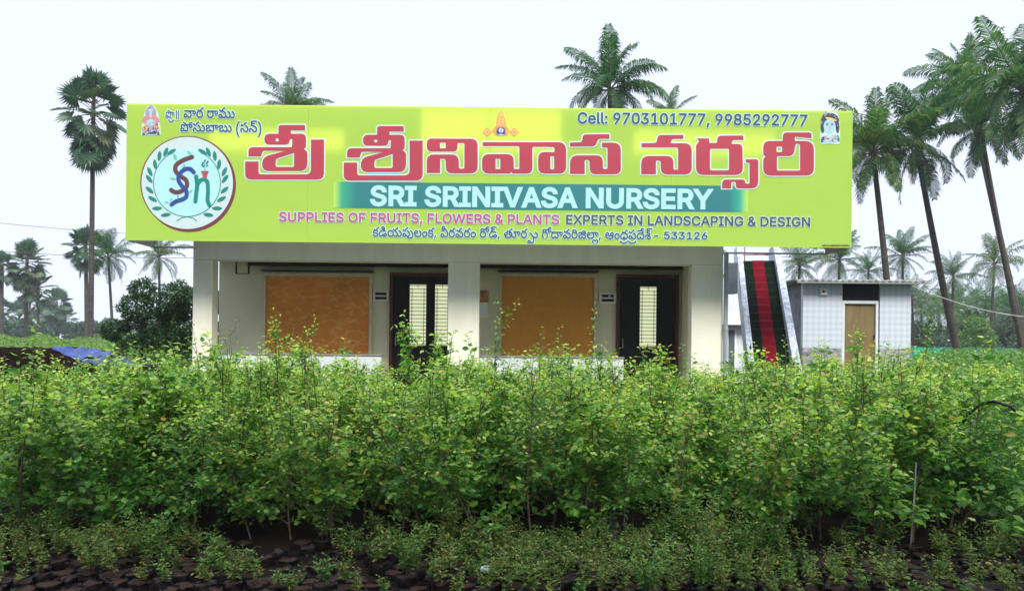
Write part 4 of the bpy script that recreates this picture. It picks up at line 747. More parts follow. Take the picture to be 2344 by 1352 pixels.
while x < 1944:
    w = random.uniform(1, 3.2)
    q0, q1 = P(x, 563.5, SY), P(min(x+w, 1945), 560.2, SY)
    t.shape([(q0.x, q0.z), (q1.x, q0.z), (q1.x, q1.z), (q0.x, q1.z)], [], 'ink', 2)
    x += w+random.uniform(.5, 1.3)
t.build('small_print')

# the round emblem
L = Print()
def ell(cx, cy, rx, ry, zf, rot=0, n=28, point=0):
    o = []
    for i in range(n):
        a = 2*math.pi*i/n
        u, v = rx*math.cos(a), ry*math.sin(a)*(1 if not point else abs(math.sin(a))**.35)
        o.append((cx+u*math.cos(rot)-v*math.sin(rot), cy+u*math.sin(rot)+v*math.cos(rot)))
    return orient(zf(o), True)
def spline(pts, k=6):
    out = []
    p = [pts[0]]+list(pts)+[pts[-1]]
    for i in range(1, len(p)-2):
        for j in range(k):
            t = j/k
            out.append(tuple(.5*((2*p[i][c])+(-p[i-1][c]+p[i+1][c])*t+(2*p[i-1][c]-5*p[i][c]+4*p[i+1][c]-p[i+2][c])*t*t
                                 + (-p[i-1][c]+3*p[i][c]-3*p[i+1][c]+p[i+2][c])*t**3) for c in (0, 1)))
    out.append(pts[-1])
    return out
def stroke(pr, pts, w, k, layer, zf, smooth=True):
    q = spline(pts) if smooth else pts
    lf, rt = [], []
    for i, p in enumerate(q):
        a, b = q[max(i-1, 0)], q[min(i+1, len(q)-1)]
        d = math.hypot(b[0]-a[0], b[1]-a[1]) or 1
        nx, ny = -(b[1]-a[1])/d, (b[0]-a[0])/d
        lf.append((p[0]+nx*w/2, p[1]+ny*w/2)); rt.append((p[0]-nx*w/2, p[1]-ny*w/2))
    lf, rt = zf(lf), zf(rt)
    y = SY-.0025*layer-.00004*pr.n; pr.n += 1
    vs = [(x, y, z) for x, z in lf]+[(x, y, z) for x, z in rt]
    n = len(lf)
    fs = []
    for i in range(n-1):
        f = (i, i+1, n+i+1, n+i)
        pl = [(vs[j][0], vs[j][2]) for j in f]
        fs.append(f if area(pl) > 0 else f[::-1])
    pr.mb.add(vs, fs, pr.slot(k))
    for e in (q[0], q[-1]): pr.shape(ell(e[0], e[1], w/2, w/2, zf, n=14), [], k, layer)
L.shape(ell(575, 760, 402, 408, Z1, n=72), [], 'maroon', 1)
L.shape(ell(562, 745, 407, 402, Z1, n=72), [], 'maroon', 1.3)
L.shape(ell(559, 747, 393, 395, Z1, n=72), [], 'halo', 1.8)
L.shape(ell(557, 747, 287, 288, Z1, n=60), [], 'pale', 2.2)
for sgn in (1, -1):
    arc = [(557-sgn*288*math.cos(a), 747-288*math.sin(a)) for a in np.linspace(rad(62), rad(-82), 26)]
    stroke(L, arc+[(557+sgn*45, 1045), (557+sgn*85, 1072)], 7, 'teal', 2.6, Z1, False)
    for lx, ly, an in ((425, 480, -32), (375, 482, -68), (320, 516, -84), (283, 587, -98), (238, 650, -116), (232, 712, -128), (236, 808, -140), (262, 885, -152), (300, 965, 178), (375, 1021, 172)):
        L.shape(ell(lx if sgn > 0 else 1116-lx, ly, 44, 17, Z1, rad(an) if sgn > 0 else rad(180-an), 20, 1), [], 'teal', 2.6)
stroke(L, [(600, 525), (530, 550), (468, 590), (458, 640), (495, 685), (548, 722), (556, 775), (515, 815), (460, 828), (422, 808)], 38, 'brown', 3.0, Z1)
stroke(L, [(615, 655), (585, 628), (540, 630), (497, 668), (484, 718), (512, 770), (550, 812), (552, 862), (518, 888), (465, 905), (425, 932)], 36, 'navy', 3.4, Z1)
stroke(L, [(636, 692), (645, 760), (637, 840), (630, 905)], 36, 'teal', 3.0, Z1)
stroke(L, [(645, 765), (672, 728), (708, 716), (733, 745), (738, 820), (735, 895), (752, 940)], 34, 'teal', 3.2, Z1)
L.shape(orient(Z1([(683, 648), (741, 648), (726, 706), (697, 706)]), True), [], 'pot', 3.6)
L.shape(orient(Z1([(680, 644), (744, 644), (744, 660), (680, 660)]), True), [], 'pot', 3.8)
stroke(L, [(712, 645), (710, 600), (712, 550)], 5, 'teal', 3.4, Z1, False)
for x, y in ((695, 575), (728, 578), (698, 602), (730, 600), (712, 555), (688, 590), (735, 565)): L.shape(ell(x, y, 11, 7, Z1, rad(-40), 12), [], 'navy' if x % 2 else 'teal', 3.6)
for x, y, an, r in ((455, 525, 70, 32), (578, 490, 40, 26), (530, 605, -70, 22), (437, 712, 10, 28), (590, 820, -40, 20), (480, 865, -70, 18), (420, 890, -60, 16), (382, 915, 15, 20)):
    L.shape(ell(x, y, r, r*.45, Z1, rad(an), 18, 1), [], 'leafg', 2.8)
L.build('round_emblem')

# the three small devotional pictures, simplified
p_ = Print()
g = lambda x, y, rx, ry, k, l, rot=0: p_.shape(ell(x, y, rx, ry, Z1, rot, 24), [], k, l)
p_.shape(orient(Z1(fillet([(160, 335, 8), (172, 240, 30), (190, 150, 20), (215, 85, 20), (275, 85, 20), (310, 150, 20), (325, 240, 30), (332, 335, 8)])), True), [], 'halo', 1.5)
g(246, 150, 48, 62, 'lilac', 2); g(246, 215, 62, 60, 'pink', 2.2); g(245, 285, 78, 38, 'lilac', 2.4)
g(200, 275, 26, 22, 'orange', 2.8); g(293, 275, 26, 22, 'orange', 2.8); g(246, 105, 22, 30, 'lilac', 2.8)
g(246, 130, 26, 22, 'skin', 3.1); g(222, 135, 12, 15, 'lilac', 3.2); g(270, 135, 12, 15, 'lilac', 3.2); g(246, 165, 9, 30, 'skin', 3.3)
g(246, 230, 34, 30, 'skin', 3.0); g(190, 200, 14, 30, 'pink', 2.9, .5); g(302, 200, 14, 30, 'pink', 2.9, -.5); g(246, 312, 55, 14, 'navy', 3.2); g(215, 318, 12, 10, 'hair', 3.4); g(185, 322, 12, 12, 'hair', 3.2); g(310, 322, 12, 12, 'hair', 3.2)
rr_ = random.Random(4)
for i in range(70):
    x, y = rr_.uniform(178, 315), rr_.uniform(95, 325)
    if abs(x-246) > 30+45*(y-90)/235: continue
    if abs(x-246) < 22 and 115 < y < 190: continue
    g(x, y, rr_.uniform(3, 8), rr_.uniform(3, 10), rr_.choice(['lilac', 'pink', 'halo', 'navy', 'brown', 'gold', 'skin']), 3.5, rr_.uniform(0, 3))
p_.build('seated_figure_picture')
p_ = Print()
g = lambda x, y, rx, ry, k, l, rot=0: p_.shape(ell(x, y, rx, ry, Z2, rot, 24), [], k, l)
p_.shape(orient(Z2(fillet([(1408, 255, 10), (1418, 180, 20), (1452, 120, 25), (1486, 180, 20), (1498, 255, 10), (1530, 300, 10), (1500, 345, 10), (1408, 345, 10), (1370, 300, 10)])), True), [], 'orange', 2)
p_.shape(orient(Z2(fillet([(1420, 250, 10), (1428, 185, 20), (1452, 138, 20), (1477, 185, 20), (1486, 250, 10)])), True), [], 'gold', 2.4)
for y in (185, 210, 235): g(1453, y, 16, 5, 'orange', 2.8)
for x in (1332, 1566):
    p_.shape(orient(Z2(fillet([(x-42, 312, 8), (x, 268, 8), (x+42, 312, 8), (x, 356, 8)])), True), [], 'orange', 2)
    p_.shape(orient(Z2(fillet([(x-26, 312, 8), (x, 284, 8), (x+26, 312, 8), (x, 340, 8)])), True), [], 'gold', 2.4)
    g(x, 312, 9, 9, 'pink', 2.8)
g(1453, 305, 40, 38, 'navy', 2.8); g(1453, 296, 22, 20, 'halo', 3.1); g(1453, 300, 5, 22, 'pink', 3.4); g(1453, 335, 24, 8, 'skin', 3.2)
rr_ = random.Random(6)
for i in range(46):
    x, y = rr_.uniform(1395, 1512), rr_.uniform(140, 350)
    if abs(x-1453) > 14+44*(y-130)/215 or (abs(x-1453) < 30 and y > 275): continue
    g(x, y, rr_.uniform(2, 6), rr_.uniform(2, 6), rr_.choice(['gold', 'halo', 'orange', 'pink', 'gold']), 3.5)
p_.build('crowned_emblem_picture')
p_ = Print()
g = lambda x, y, rx, ry, k, l, rot=0: p_.shape(ell(x, y, rx, ry, Z3, rot, 24), [], k, l)
p_.shape(orient(Z3(fillet([(2066, 368, 15), (2066, 290, 20), (2082, 170, 30), (2100, 118, 12), (2205, 130, 20), (2215, 200, 20), (2220, 300, 20), (2216, 370, 15)])), True), [], 'halo', 1.5)
g(2142, 190, 70, 60, 'hair', 2); g(2085, 245, 14, 42, 'hair', 2); g(2200, 240, 14, 46, 'hair', 2)
g(2140, 155, 50, 22, 'brown', 2.4, .25); g(2110, 132, 14, 14, 'lilac', 2.6); g(2150, 178, 46, 10, 'gold', 2.6, .25)
g(2138, 232, 46, 54, 'skin', 2.8); g(2120, 222, 9, 4.5, 'hair', 3.2); g(2158, 222, 9, 4.5, 'hair', 3.2); g(2120, 211, 12, 2, 'hair', 3.2, -.1); g(2158, 211, 12, 2, 'hair', 3.2, .1)
g(2138, 242, 4, 9, 'lilac', 3.2); g(2138, 263, 7, 3, 'pink', 3.2)
g(2140, 330, 66, 36, 'skin', 2.3); g(2105, 322, 20, 12, 'pink', 2.7, .6); g(2178, 322, 20, 12, 'pink', 2.7, -.6); g(2140, 318, 10, 20, 'halo', 2.8); g(2085, 335, 12, 24, 'navy', 2.7, .3); g(2205, 325, 9, 26, 'teal', 2.7, -.2)
rr_ = random.Random(8)
for i in range(60):
    a = rr_.uniform(0, 6.28); q = rr_.uniform(.82, 1.1)
    x, y = 2142+68*q*math.cos(a), 205+68*q*math.sin(a)
    if y > 240 or abs(x-2138) < 40 and y > 190: continue
    g(x, y, rr_.uniform(4, 9), rr_.uniform(3, 7), rr_.choice(['hair', 'hair', 'brown', 'slate', 'lilac']), 2.55, rr_.uniform(0, 3))
for i in range(24):
    g(rr_.uniform(2085, 2200), rr_.uniform(300, 350), rr_.uniform(3, 8), rr_.uniform(2, 6), rr_.choice(['halo', 'lilac', 'pink', 'skin', 'slate']), 3.0)
p_.build('portrait_picture')

# ------------------------------------------------------------------ the office building
BY, WY = 14.0, 15.3
bld = thing('office_building', 'single storey cream nursery office with two dark doors and orange window blinds under the sign', 'building', (-1, BY, 0))
bx0, bx1 = P(441, 700, BY).x, P(1655, 700, BY).x
BZ = 3.13
MB().box(bx0, bx1, BY, WY+.02, -.1, .62).build('plinth', M['cream'], bld, bevel=.01)
for x0, x1 in ((441, 485), (1025, 1097), (1583, 1655)):
    a, b = P(x0, 700, BY).x, P(x1, 700, BY).x
    MB().box(a, b, BY-.003, BY+.3, .62, BZ).build('pillar', M['cream'], bld, bevel=.012)
MB().box(bx0, bx1, BY-.003, BY+.26, BZ+.001, 3.5).build('beam', M['cream'], bld, bevel=.01)
MB().box(bx0-.05, bx1+.03, BY+.262, 20, 3.32, 3.48).build('roof', M['cream'], bld, bevel=.01)
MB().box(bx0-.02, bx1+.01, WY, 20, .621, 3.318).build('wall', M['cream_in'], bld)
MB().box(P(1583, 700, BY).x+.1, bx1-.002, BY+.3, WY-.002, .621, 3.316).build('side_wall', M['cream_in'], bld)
for x0, x1 in ((485, 872), (1097, 1428)):
    a, b = P(x0, 815, BY).x, P(x1, 815, BY).x
    MB().box(a+.002, b, BY+.02, BY+.17, .621, 1.355).build('parapet_wall', M['parapet'], bld, bevel=.008)
    MB().box(a+.002, b+.015, BY+.004, BY+.19, 1.356, 1.385).build('coping', M['coping'], bld, bevel=.006)
a = P(566, 600, WY-.1).x
MB().box(a, P(1583, 600, BY).x+.09, WY-.16, WY-.003, 3.165, 3.27).build('ceiling_channel', M['steel'], bld)
# windows with blinds
blind1 = paint('orange_blind_cloth', (.72, .26, .05), .8, .10, 1.4, .1, 40)
def wavy(m):
    """a printed pattern of thin pale rings and strokes on cloth"""
    t = m.node_tree; b = t.nodes['Principled BSDF']
    base = b.inputs['Base Color'].links[0].from_socket
    co = t.nodes.new('ShaderNodeTexCoord')
    mp = t.nodes.new('ShaderNodeMapping'); mp.inputs['Scale'].default_value = (4.6, 1, 8.5)
    t.links.new(co.outputs['Object'], mp.inputs[0])
    n = t.nodes.new('ShaderNodeTexNoise'); n.inputs['Scale'].default_value = 1.6
    t.links.new(mp.outputs[0], n.inputs['Vector'])
    mxv = t.nodes.new('ShaderNodeMix'); mxv.data_type = 'RGBA'; mxv.inputs[0].default_value = .55
    t.links.new(mp.outputs[0], mxv.inputs[6]); t.links.new(n.outputs['Color'], mxv.inputs[7])
    v = t.nodes.new('ShaderNodeTexVoronoi'); v.feature = 'DISTANCE_TO_EDGE'; v.inputs['Scale'].default_value = 1.5
    t.links.new(mxv.outputs[2], v.inputs['Vector'])
    r = t.nodes.new('ShaderNodeValToRGB')
    r.color_ramp.elements[0].position = .0; r.color_ramp.elements[0].color = (.75, .75, .75, 1)
    r.color_ramp.elements[1].position = .07; r.color_ramp.elements[1].color = (0, 0, 0, 1)
    t.links.new(v.outputs['Distance'], r.inputs[0])
    n3 = t.nodes.new('ShaderNodeTexNoise'); n3.inputs['Scale'].default_value = 2.2
    t.links.new(co.outputs['Object'], n3.inputs['Vector'])
    mm = t.nodes.new('ShaderNodeMath'); mm.operation = 'MULTIPLY'
    t.links.new(r.outputs[0], mm.inputs[0]); t.links.new(n3.outputs['Fac'], mm.inputs[1])
    mx2 = t.nodes.new('ShaderNodeMix'); mx2.data_type = 'RGBA'
    t.links.new(mm.outputs[0], mx2.inputs[0]); t.links.new(base, mx2.inputs[6]); mx2.inputs[7].default_value = (.95, .62, .20, 1)
    t.links.new(mx2.outputs[2], b.inputs['Base Color'])
wavy(blind1)
blind2 = paint('plain_orange_blind', (.68, .29, .05), .75, .06, 9, .25, 60, stretch=(5, 1, 1.6))
for x0, x1, y0, bm in ((610, 846, 633, blind1), (1149, 1359, 634, blind2)):
    a, b = P(x0, 700, WY).x, P(x1, 700, WY).x
    z1 = P((x0+x1)/2, y0, WY).z; z0 = 1.22; w = .065
    f = MB()
    f.box(a-w, a, WY-.07, WY-.002, z0, z1); f.box(b, b+w, WY-.07, WY-.002, z0, z1)
    f.box(a-w, b+w, WY-.073, WY-.002, z1+.001, z1+w+.01); f.box(a-w, b+w, WY-.073, WY-.002, z0-w, z0-.001)
    fo = f.build('window', M['frame'], bld, bevel=.006)
    bl = MB(); n = 30
    for i in range(n+1):
        x = a+.008+(b-a-.016)*i/n; dy = .006*math.sin(i*1.9)+.004*math.sin(i*.7)
        bl.v += [(x, WY-.035+dy, z0+.004), (x, WY-.035+dy*.3, z1-.004)]
    bl.f = [(2*i, 2*i+2, 2*i+3, 2*i+1) for i in range(n)]; bl.m = [0]*n
    bl.build('blind', bm, fo, smooth=True)
    MB().box(a-w-.03, b+w+.02, WY-.12, WY-.002, z1+w+.035, z1+w+.055).build('lintel', M['steel'], fo)
# doors
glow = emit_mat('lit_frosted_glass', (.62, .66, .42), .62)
def door(x0, x1, ytop, panes, bars_to):
    a, b = P(x0, 700, WY).x, P(x1, 700, WY).x
    zt = P((x0+x1)/2, ytop, WY).z; zb = .622
    f = MB(); w = .07
    f.box(a, a+w, WY-.09, WY-.002, zb, zt-w); f.box(b-w, b, WY-.09, WY-.002, zb, zt-w); f.box(a, b, WY-.093, WY-.002, zt-w+.001, zt)
    fo = f.build('door_frame', M['jamb'], bld, bevel=.006)
    lf = MB()
    xs = [a+w+.004] + sum([[P(p0, 700, WY).x, P(p1, 700, WY).x] for p0, p1 in panes], []) + [b-w-.004]
    zt2 = P(panes[0][0], bars_to[0], WY).z; zb2 = P(panes[0][0], bars_to[1], WY).z
    for i in range(0, len(xs), 2):
        if xs[i+1] > xs[i]+.005: lf.box(xs[i], xs[i+1], WY-.055, WY-.003, zb+.01, zt-w-.004)
    for i in range(1, len(xs)-1, 2):
        lf.box(xs[i]+.001, xs[i+1]-.001, WY-.053, WY-.003, zb+.01, zb2); lf.box(xs[i]+.001, xs[i+1]-.001, WY-.053, WY-.003, zt2, zt-w-.004)
    d = lf.build('door', M['dark'], bld, bevel=.004)
    for i in range(1, len(xs)-1, 2):
        p0, p1 = xs[i], xs[i+1]
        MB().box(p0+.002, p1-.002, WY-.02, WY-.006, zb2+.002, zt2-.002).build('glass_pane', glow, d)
        g = MB(); n = 17
        for k in range(n):
            z = zb2+.02+(zt2-zb2-.04)*k/(n-1)
            g.box(p0+.002, p1-.002, WY-.034, WY-.026, z-.006, z+.006)
        for u in (.14, .86): 
            x = p0+(p1-p0)*u
            g.box(x-.006, x+.006, WY-.0255, WY-.0205, zb2+.07, zt2-.07)
        for z0_, z1_ in ((zb2+.003, zb2+.07), (zt2-.07, zt2-.003)):
            x = (p0+p1)/2; g.box(x-.005, x+.005, WY-.0255, WY-.0205, z0_, z1_)
        g.build('grille', M['steel'], d)
    hx = xs[0]+.06
    MB().tube([(hx, WY-.06, 1.55), (hx, WY-.10, 1.57), (hx, WY-.10, 1.73), (hx, WY-.06, 1.75)], .009, 6).build('handle', M['grey'], d)
door(893, 1036, 625, ((938, 976), (996, 1030)), (651, 790))
door(1410, 1552, 629, ((1464, 1502),), (656, 793))
dp = MB(); x = P(1661, 700, BY-.05).x
dp.tube([(x, BY-.06, .0), (x, BY-.06, 3.36), (x, BY+.1, 3.40)], .045, 12)
for z in (.9, 1.9, 2.9): dp.tube([(x, BY-.06, z), (x, BY-.06, z+.05)], .054, 12)
dp.build('downpipe', paint('downpipe_paint', (.30, .35, .37), .45, .08, 4), bld, smooth=False)

# small things on the walls
def switch_box(x0, x1, y0, y1, lab, lamp):
    a, b = P(x0, y0, WY), P(x1, y1, WY)
    t = thing('switch_box', lab, 'switch box', ((a.x+b.x)/2, WY, b.z), group=None)
    MB().box(a.x, b.x, WY-.055, WY-.002, b.z, a.z).build('box', M['white_box'], t, bevel=.008)
    h = a.z-b.z; w = b.x-a.x
    for u in (.18, .58):
        MB().box(a.x+w*.15, b.x-w*.15, WY-.062, WY-.0555, b.z+h*u, b.z+h*(u+.24)).build('switch_strip', M['steel'], t)
    if lamp:
        c = MB(); c.lathe((0, 0, 0), [(.004, 0), (.02, .004), (.022, .012), (.01, .02)], 10)
        c.v = [(a.x+w*.58+q[0], WY-.062-q[2], b.z+h*.70+q[1]) for q in c.v]
        c.build('indicator', M['white'], t, smooth=True)
switch_box(855, 891, 665, 690, 'white switch box with two dark strips between the patterned orange blind and the door', False)
switch_box(1371, 1410, 670, 695, 'white switch box with a round white indicator between the plain orange blind and the door', True)
a, b = P(1072, 664, WY), P(1118, 727, WY)
cal = thing('wall_calendar', 'hanging wall calendar with an orange picture above a white date sheet beside the middle pillar', 'calendar', ((a.x+b.x)/2, WY, b.z))
zm = b.z+(a.z-b.z)*.56
MB().box(a.x, b.x, WY-.012, WY-.004, zm+.002, a.z).build('picture', paint('calendar_picture', (.55, .26, .07), .6, .45, 14, col2=(.10, .06, .04)), cal)
MB().box(a.x+.01, b.x-.01, WY-.014, WY-.004, b.z, zm).build('date_sheet', M['white'], cal)
a, b = P(541, 600, 14.45), P(569, 627, 14.45)
br = thing('ceiling_bracket', 'dark metal hanging bracket below the verandah ceiling above the patterned orange blind', 'bracket', (a.x, 14.45, 3.3))
bb = MB()
for x in (a.x, b.x): bb.box(x-.012, x+.012, 14.44, 14.47, b.z, 3.318)
bb.box(a.x+.0125, b.x-.0125, 14.445, 14.465, b.z, b.z+.014)
bb.build('strap', M['steel'], br)
MB().box(a.x+.03, b.x-.03, 14.40, 14.52, b.z+.15, 3.318).build('mount', M['cream_in'], br)

# ------------------------------------------------------------------ stairs to the roof
st = thing('outdoor_staircase', 'outdoor staircase with green carpet and red runner climbing to the roof between marble parapets', 'staircase', (4.4, 12.7, 0))
S0, S1 = Vector((4.93, 14.2, 1.38)), Vector((5.47, 16.6, 3.42))
hd = Vector((S1.x-S0.x, S1.y-S0.y, 0)); run = hd.length; hd.normalize(); sd = Vector((hd.y, -hd.x, 0))
slope = (S1.z-S0.z)/run
u0 = -S0.z/slope                                   # where the flight meets the ground, along hd from S0
nst = 20; du = (run-u0)/nst; dz = (S1.z)/nst
def SP(u, w, z): return Vector((S0.x, S0.y, 0)) + hd*u + sd*w + Vector((0, 0, z))
def strip(w0, w1, lift, name, mat_, over=.0):
    m_ = MB(); prof = [(u0-.30, lift), (u0-.02, dz*.6+lift)]
    for i in range(nst*2):
        u = u0+i*du/2
        prof.append((u, (u-u0)*slope+dz+.012+lift+(.018 if i % 2 == 0 else -.016)))
    prof += [(run+1.0, S1.z+lift)]
    vs = []
    for u, z in prof: vs += [SP(u, w0, z), SP(u, w1, z)]
    m_.add(vs, [(2*i, 2*i+1, 2*i+3, 2*i+2) for i in range(len(prof)-1)])
    return m_.build(name, mat_, st)
stp = MB()
for i in range(nst):
    ua = u0+i*du; zb_ = (i+1)*dz
    vs = [SP(u, w, z) for z in (max(0, zb_-.45), zb_) for u in (ua, ua+du) for w in (-.33, .33)]
    stp.add(vs, [(0, 1, 3, 2), (4, 6, 7, 5), (0, 4, 5, 1), (2, 3, 7, 6), (0, 2, 6, 4), (1, 5, 7, 3)])
stp.build('steps', M['coping'], st)
strip(-.325, .325, .012, 'green_carpet', paint('green_grass_carpet', (.006, .015, .009), .95, .25, 30, .8, 200, spec=.05))
strip(-.125, .115, .020, 'red_runner', paint('red_runner_carpet', (.13, .004, .012), .9, .15, 20, .5, 200, spec=.05))
marble = paint('grey_marble', (.40, .45, .54), .4, .0, 1.6, .0, stretch=(8, 8, .7), col2=(.13, .15, .20), lo=.30, hi=.62)
for w0, w1 in ((-.45, -.335), (.335, .47)):
    p_ = MB(); H = .42
    pr_ = [(u0+.05, .0), (u0+.05, H+.1), (run+.12, S1.z+H+.05), (run+.9, S1.z+H+.05), (run+.9, S1.z-.3), (run+.1, S1.z-.3)]
    vs = [SP(u, w0, z) for u, z in pr_]+[SP(u, w1, z) for u, z in pr_]
    n = len(pr_)
    p_.add(vs, [tuple(range(n)), tuple(range(2*n-1, n-1, -1))]+[(i, i+n, (i+1) % n+n, (i+1) % n) for i in range(n)])
    p_.build('parapet', marble, st, bevel=.012)
ra = MB()
for z in (.35, .75): ra.tube([SP(run+.95, -.45, S1.z+z), SP(run+.95, .45, S1.z+z)], .012, 6)
ra.tube([SP(run+.95, -.2, S1.z), SP(run+.95, -.2, S1.z+.8)], .012, 6)
ra.build('railing', paint('red_rail', (.30, .09, .08), .5, .1, 3), st)
a = P(1668, 600, 15.6).x
MB().box(a, P(1689, 600, 15.6).x, 15.6, 15.9, 2.72, 3.36).build('landing_slab', paint('landing_concrete', (.11, .13, .16), .8, .15, 4), st)

# ------------------------------------------------------------------ tiled shed
HY = 17.0
shed = thing('tiled_shed', 'small white tiled shed with a flat overhanging roof and a brown door beside the staircase', 'shed', (7.9, HY, 0))
x0, x1 = P(1838, 720, HY).x, P(2085, 720, HY).x
d0, d1 = P(1928, 720, HY).x, P(2014, 720, HY).x
def tile_mat():
    m, t, b = new_mat('embossed_white_tile')
    co = t.nodes.new('ShaderNodeTexCoord')
    mp = t.nodes.new('ShaderNodeMapping'); mp.inputs['Scale'].default_value = (10.5, 10.5, 10.5); mp.inputs['Rotation'].default_value = (0, rad(45), 0)
    t.links.new(co.outputs['Object'], mp.inputs[0])
    ck = t.nodes.new('ShaderNodeTexChecker'); ck.inputs['Scale'].default_value = 1.0
    ck.inputs[1].default_value = (.46, .52, .60, 1); ck.inputs[2].default_value = (.54, .60, .68, 1)
    t.links.new(mp.outputs[0], ck.inputs['Vector'])
    t.links.new(ck.outputs['Color'], b.inputs['Base Color'])
    n = t.nodes.new('ShaderNodeTexNoise'); n.inputs['Scale'].default_value = 30
    t.links.new(co.outputs['Object'], n.inputs['Vector'])
    bp = t.nodes.new('ShaderNodeBump'); bp.inputs['Strength'].default_value = .3; bp.inputs['Distance'].default_value = .01
    t.links.new(n.outputs['Fac'], bp.inputs['Height']); t.links.new(bp.outputs[0], b.inputs['Normal'])
    b.inputs['Roughness'].default_value = .35
    return m
tile = tile_mat()
zr = P(1960, 648, HY).z
zb_ = P(1950, 797, HY).z
for xa, xb in ((x0, d0), (d1, x1)): MB().box(xa, xb, HY, HY+.12, zb_, zr).build('wall', tile, shed)
w = MB()
stone = paint('grey_swirl_stone', (.36, .37, .38), .6, .35, 10, .3, 20)
for xa, xb in ((x0, d0), (d1, x1)): MB().box(xa, xb, HY-.004, HY+.12, 0, zb_-.002).build('stone_base', stone, shed)
w = MB()
w.box(x0, x0+.12, HY+.122, HY+2.4, 0, zr); w.box(x1-.12, x1, HY+.122, HY+2.4, 0, zr); w.box(x0+.121, x1-.121, HY+2.28, HY+2.4, 0, zr)
w.build('rear_wall', paint('blue_grey_render', (.20, .24, .29), .85, .2, 4), shed)
rf = MB(); n = 40; xa, xb = P(1812, 640, HY).x, P(2113, 640, HY).x
for i in range(n+1):
    x = xa+(xb-xa)*i/n; dz_ = .018*math.cos(i*math.pi)
    for y in (HY-.28, HY+2.7):
        for z in (zr+.012, zr+.052): rf.v.append((x, y, z+dz_))
for i in range(n):
    b = 4*i
    rf.f += [(b, b+4, b+5, b+1), (b+2, b+3, b+7, b+6), (b+1, b+5, b+7, b+3), (b, b+2, b+6, b+4)]
rf.f += [(0, 1, 3, 2), (4*n, 4*n+2, 4*n+3, 4*n+1)]
rf.m = [0]*len(rf.f)
ro = rf.build('roof', paint('weathered_roof_sheet', (.33, .36, .35), .8, .3, 3, .3, 20), shed)
MB().box(xa+.02, xb-.02, HY-.285, HY-.262, zr-.03, zr+.0).build('roof_edge', paint('edge_strip', (.25, .28, .29), .6, .1, 3), ro)
zt = P(1970, 690, HY).z
MB().box(d0+.002, d1-.002, HY+.06, HY+.10, zt+.02, zr-.002).build('transom', M['steel'], shed)
f = MB()
f.box(d0+.003, d0+.06, HY+.002, HY+.10, 0, zt-.001); f.box(d1-.09, d1-.03, HY+.002, HY+.10, 0, zt-.001); f.box(d0+.003, d1-.03, HY-.001, HY+.10, zt-.05, zt+.018)
fo = f.build('door_frame', M['parapet'], shed, bevel=.005)
do = MB().box(d0+.062, d1-.092, HY+.05, HY+.09, .05, zt-.052).build('door', paint('brown_door_board', (.20, .145, .065), .65, .12, 3, .05, 40, stretch=(3, 1, .6)), shed)
MB().box(d1-.10-.02, d1-.095-.0, HY+.035, HY+.05, 1.75, 1.9).build('latch', M['steel'], do)
a, b = P(1876, 660, HY), P(1892, 675, HY)
fan = thing('wall_vent_box', 'small white square vent box with a dark centre on the tiled shed wall', 'vent box', ((a.x+b.x)/2, HY, b.z))
MB().box(a.x, b.x, HY-.06, HY-.002, b.z, a.z).build('box', M['white_box'], fan, bevel=.006)
h_ = MB(); cx_, cz_ = (a.x+b.x)/2, (a.z+b.z)/2
h_.add([(cx_-.035, HY-.062, cz_-.04), (cx_+.04, HY-.062, cz_), (cx_-.035, HY-.062, cz_+.04)], [(0, 1, 2)])
h_.build('dark_opening', M['steel'], fan)

# white outbuilding seen between office and stairs
OY = 24.0
x0, x1 = P(1655, 740, OY).x, P(1730, 740, OY).x
ob = thing('white_outbuilding', 'white outbuilding with a window glimpsed between the office wall and the staircase', 'building', ((x0+x1)/2, OY, 0))
zt = P(1690, 716, OY).z
MB().box(x0-1.2, x1+.4, OY, OY+2.5, 0, zt-.4).build('wall', M['parapet'], ob)
MB().box(x0-1.3, x1+.5, OY-.35, OY+2.6, zt-.399, zt).build('roof', M['white'], ob, bevel=.01)
wa, wb = P(1667, 770, OY).x, P(1681, 770, OY).x
fw = MB().box(wa-.06, wb+.06, OY-.03, OY-.002, .55, P(1674, 755, OY).z+.06).build('window', M['white'], ob)
MB().box(wa, wb, OY-.036, OY-.0305, .6, P(1674, 755, OY).z).build('pane', paint('dark_glass', (.10, .13, .15), .2, .1, 2, spec=.6), fw)

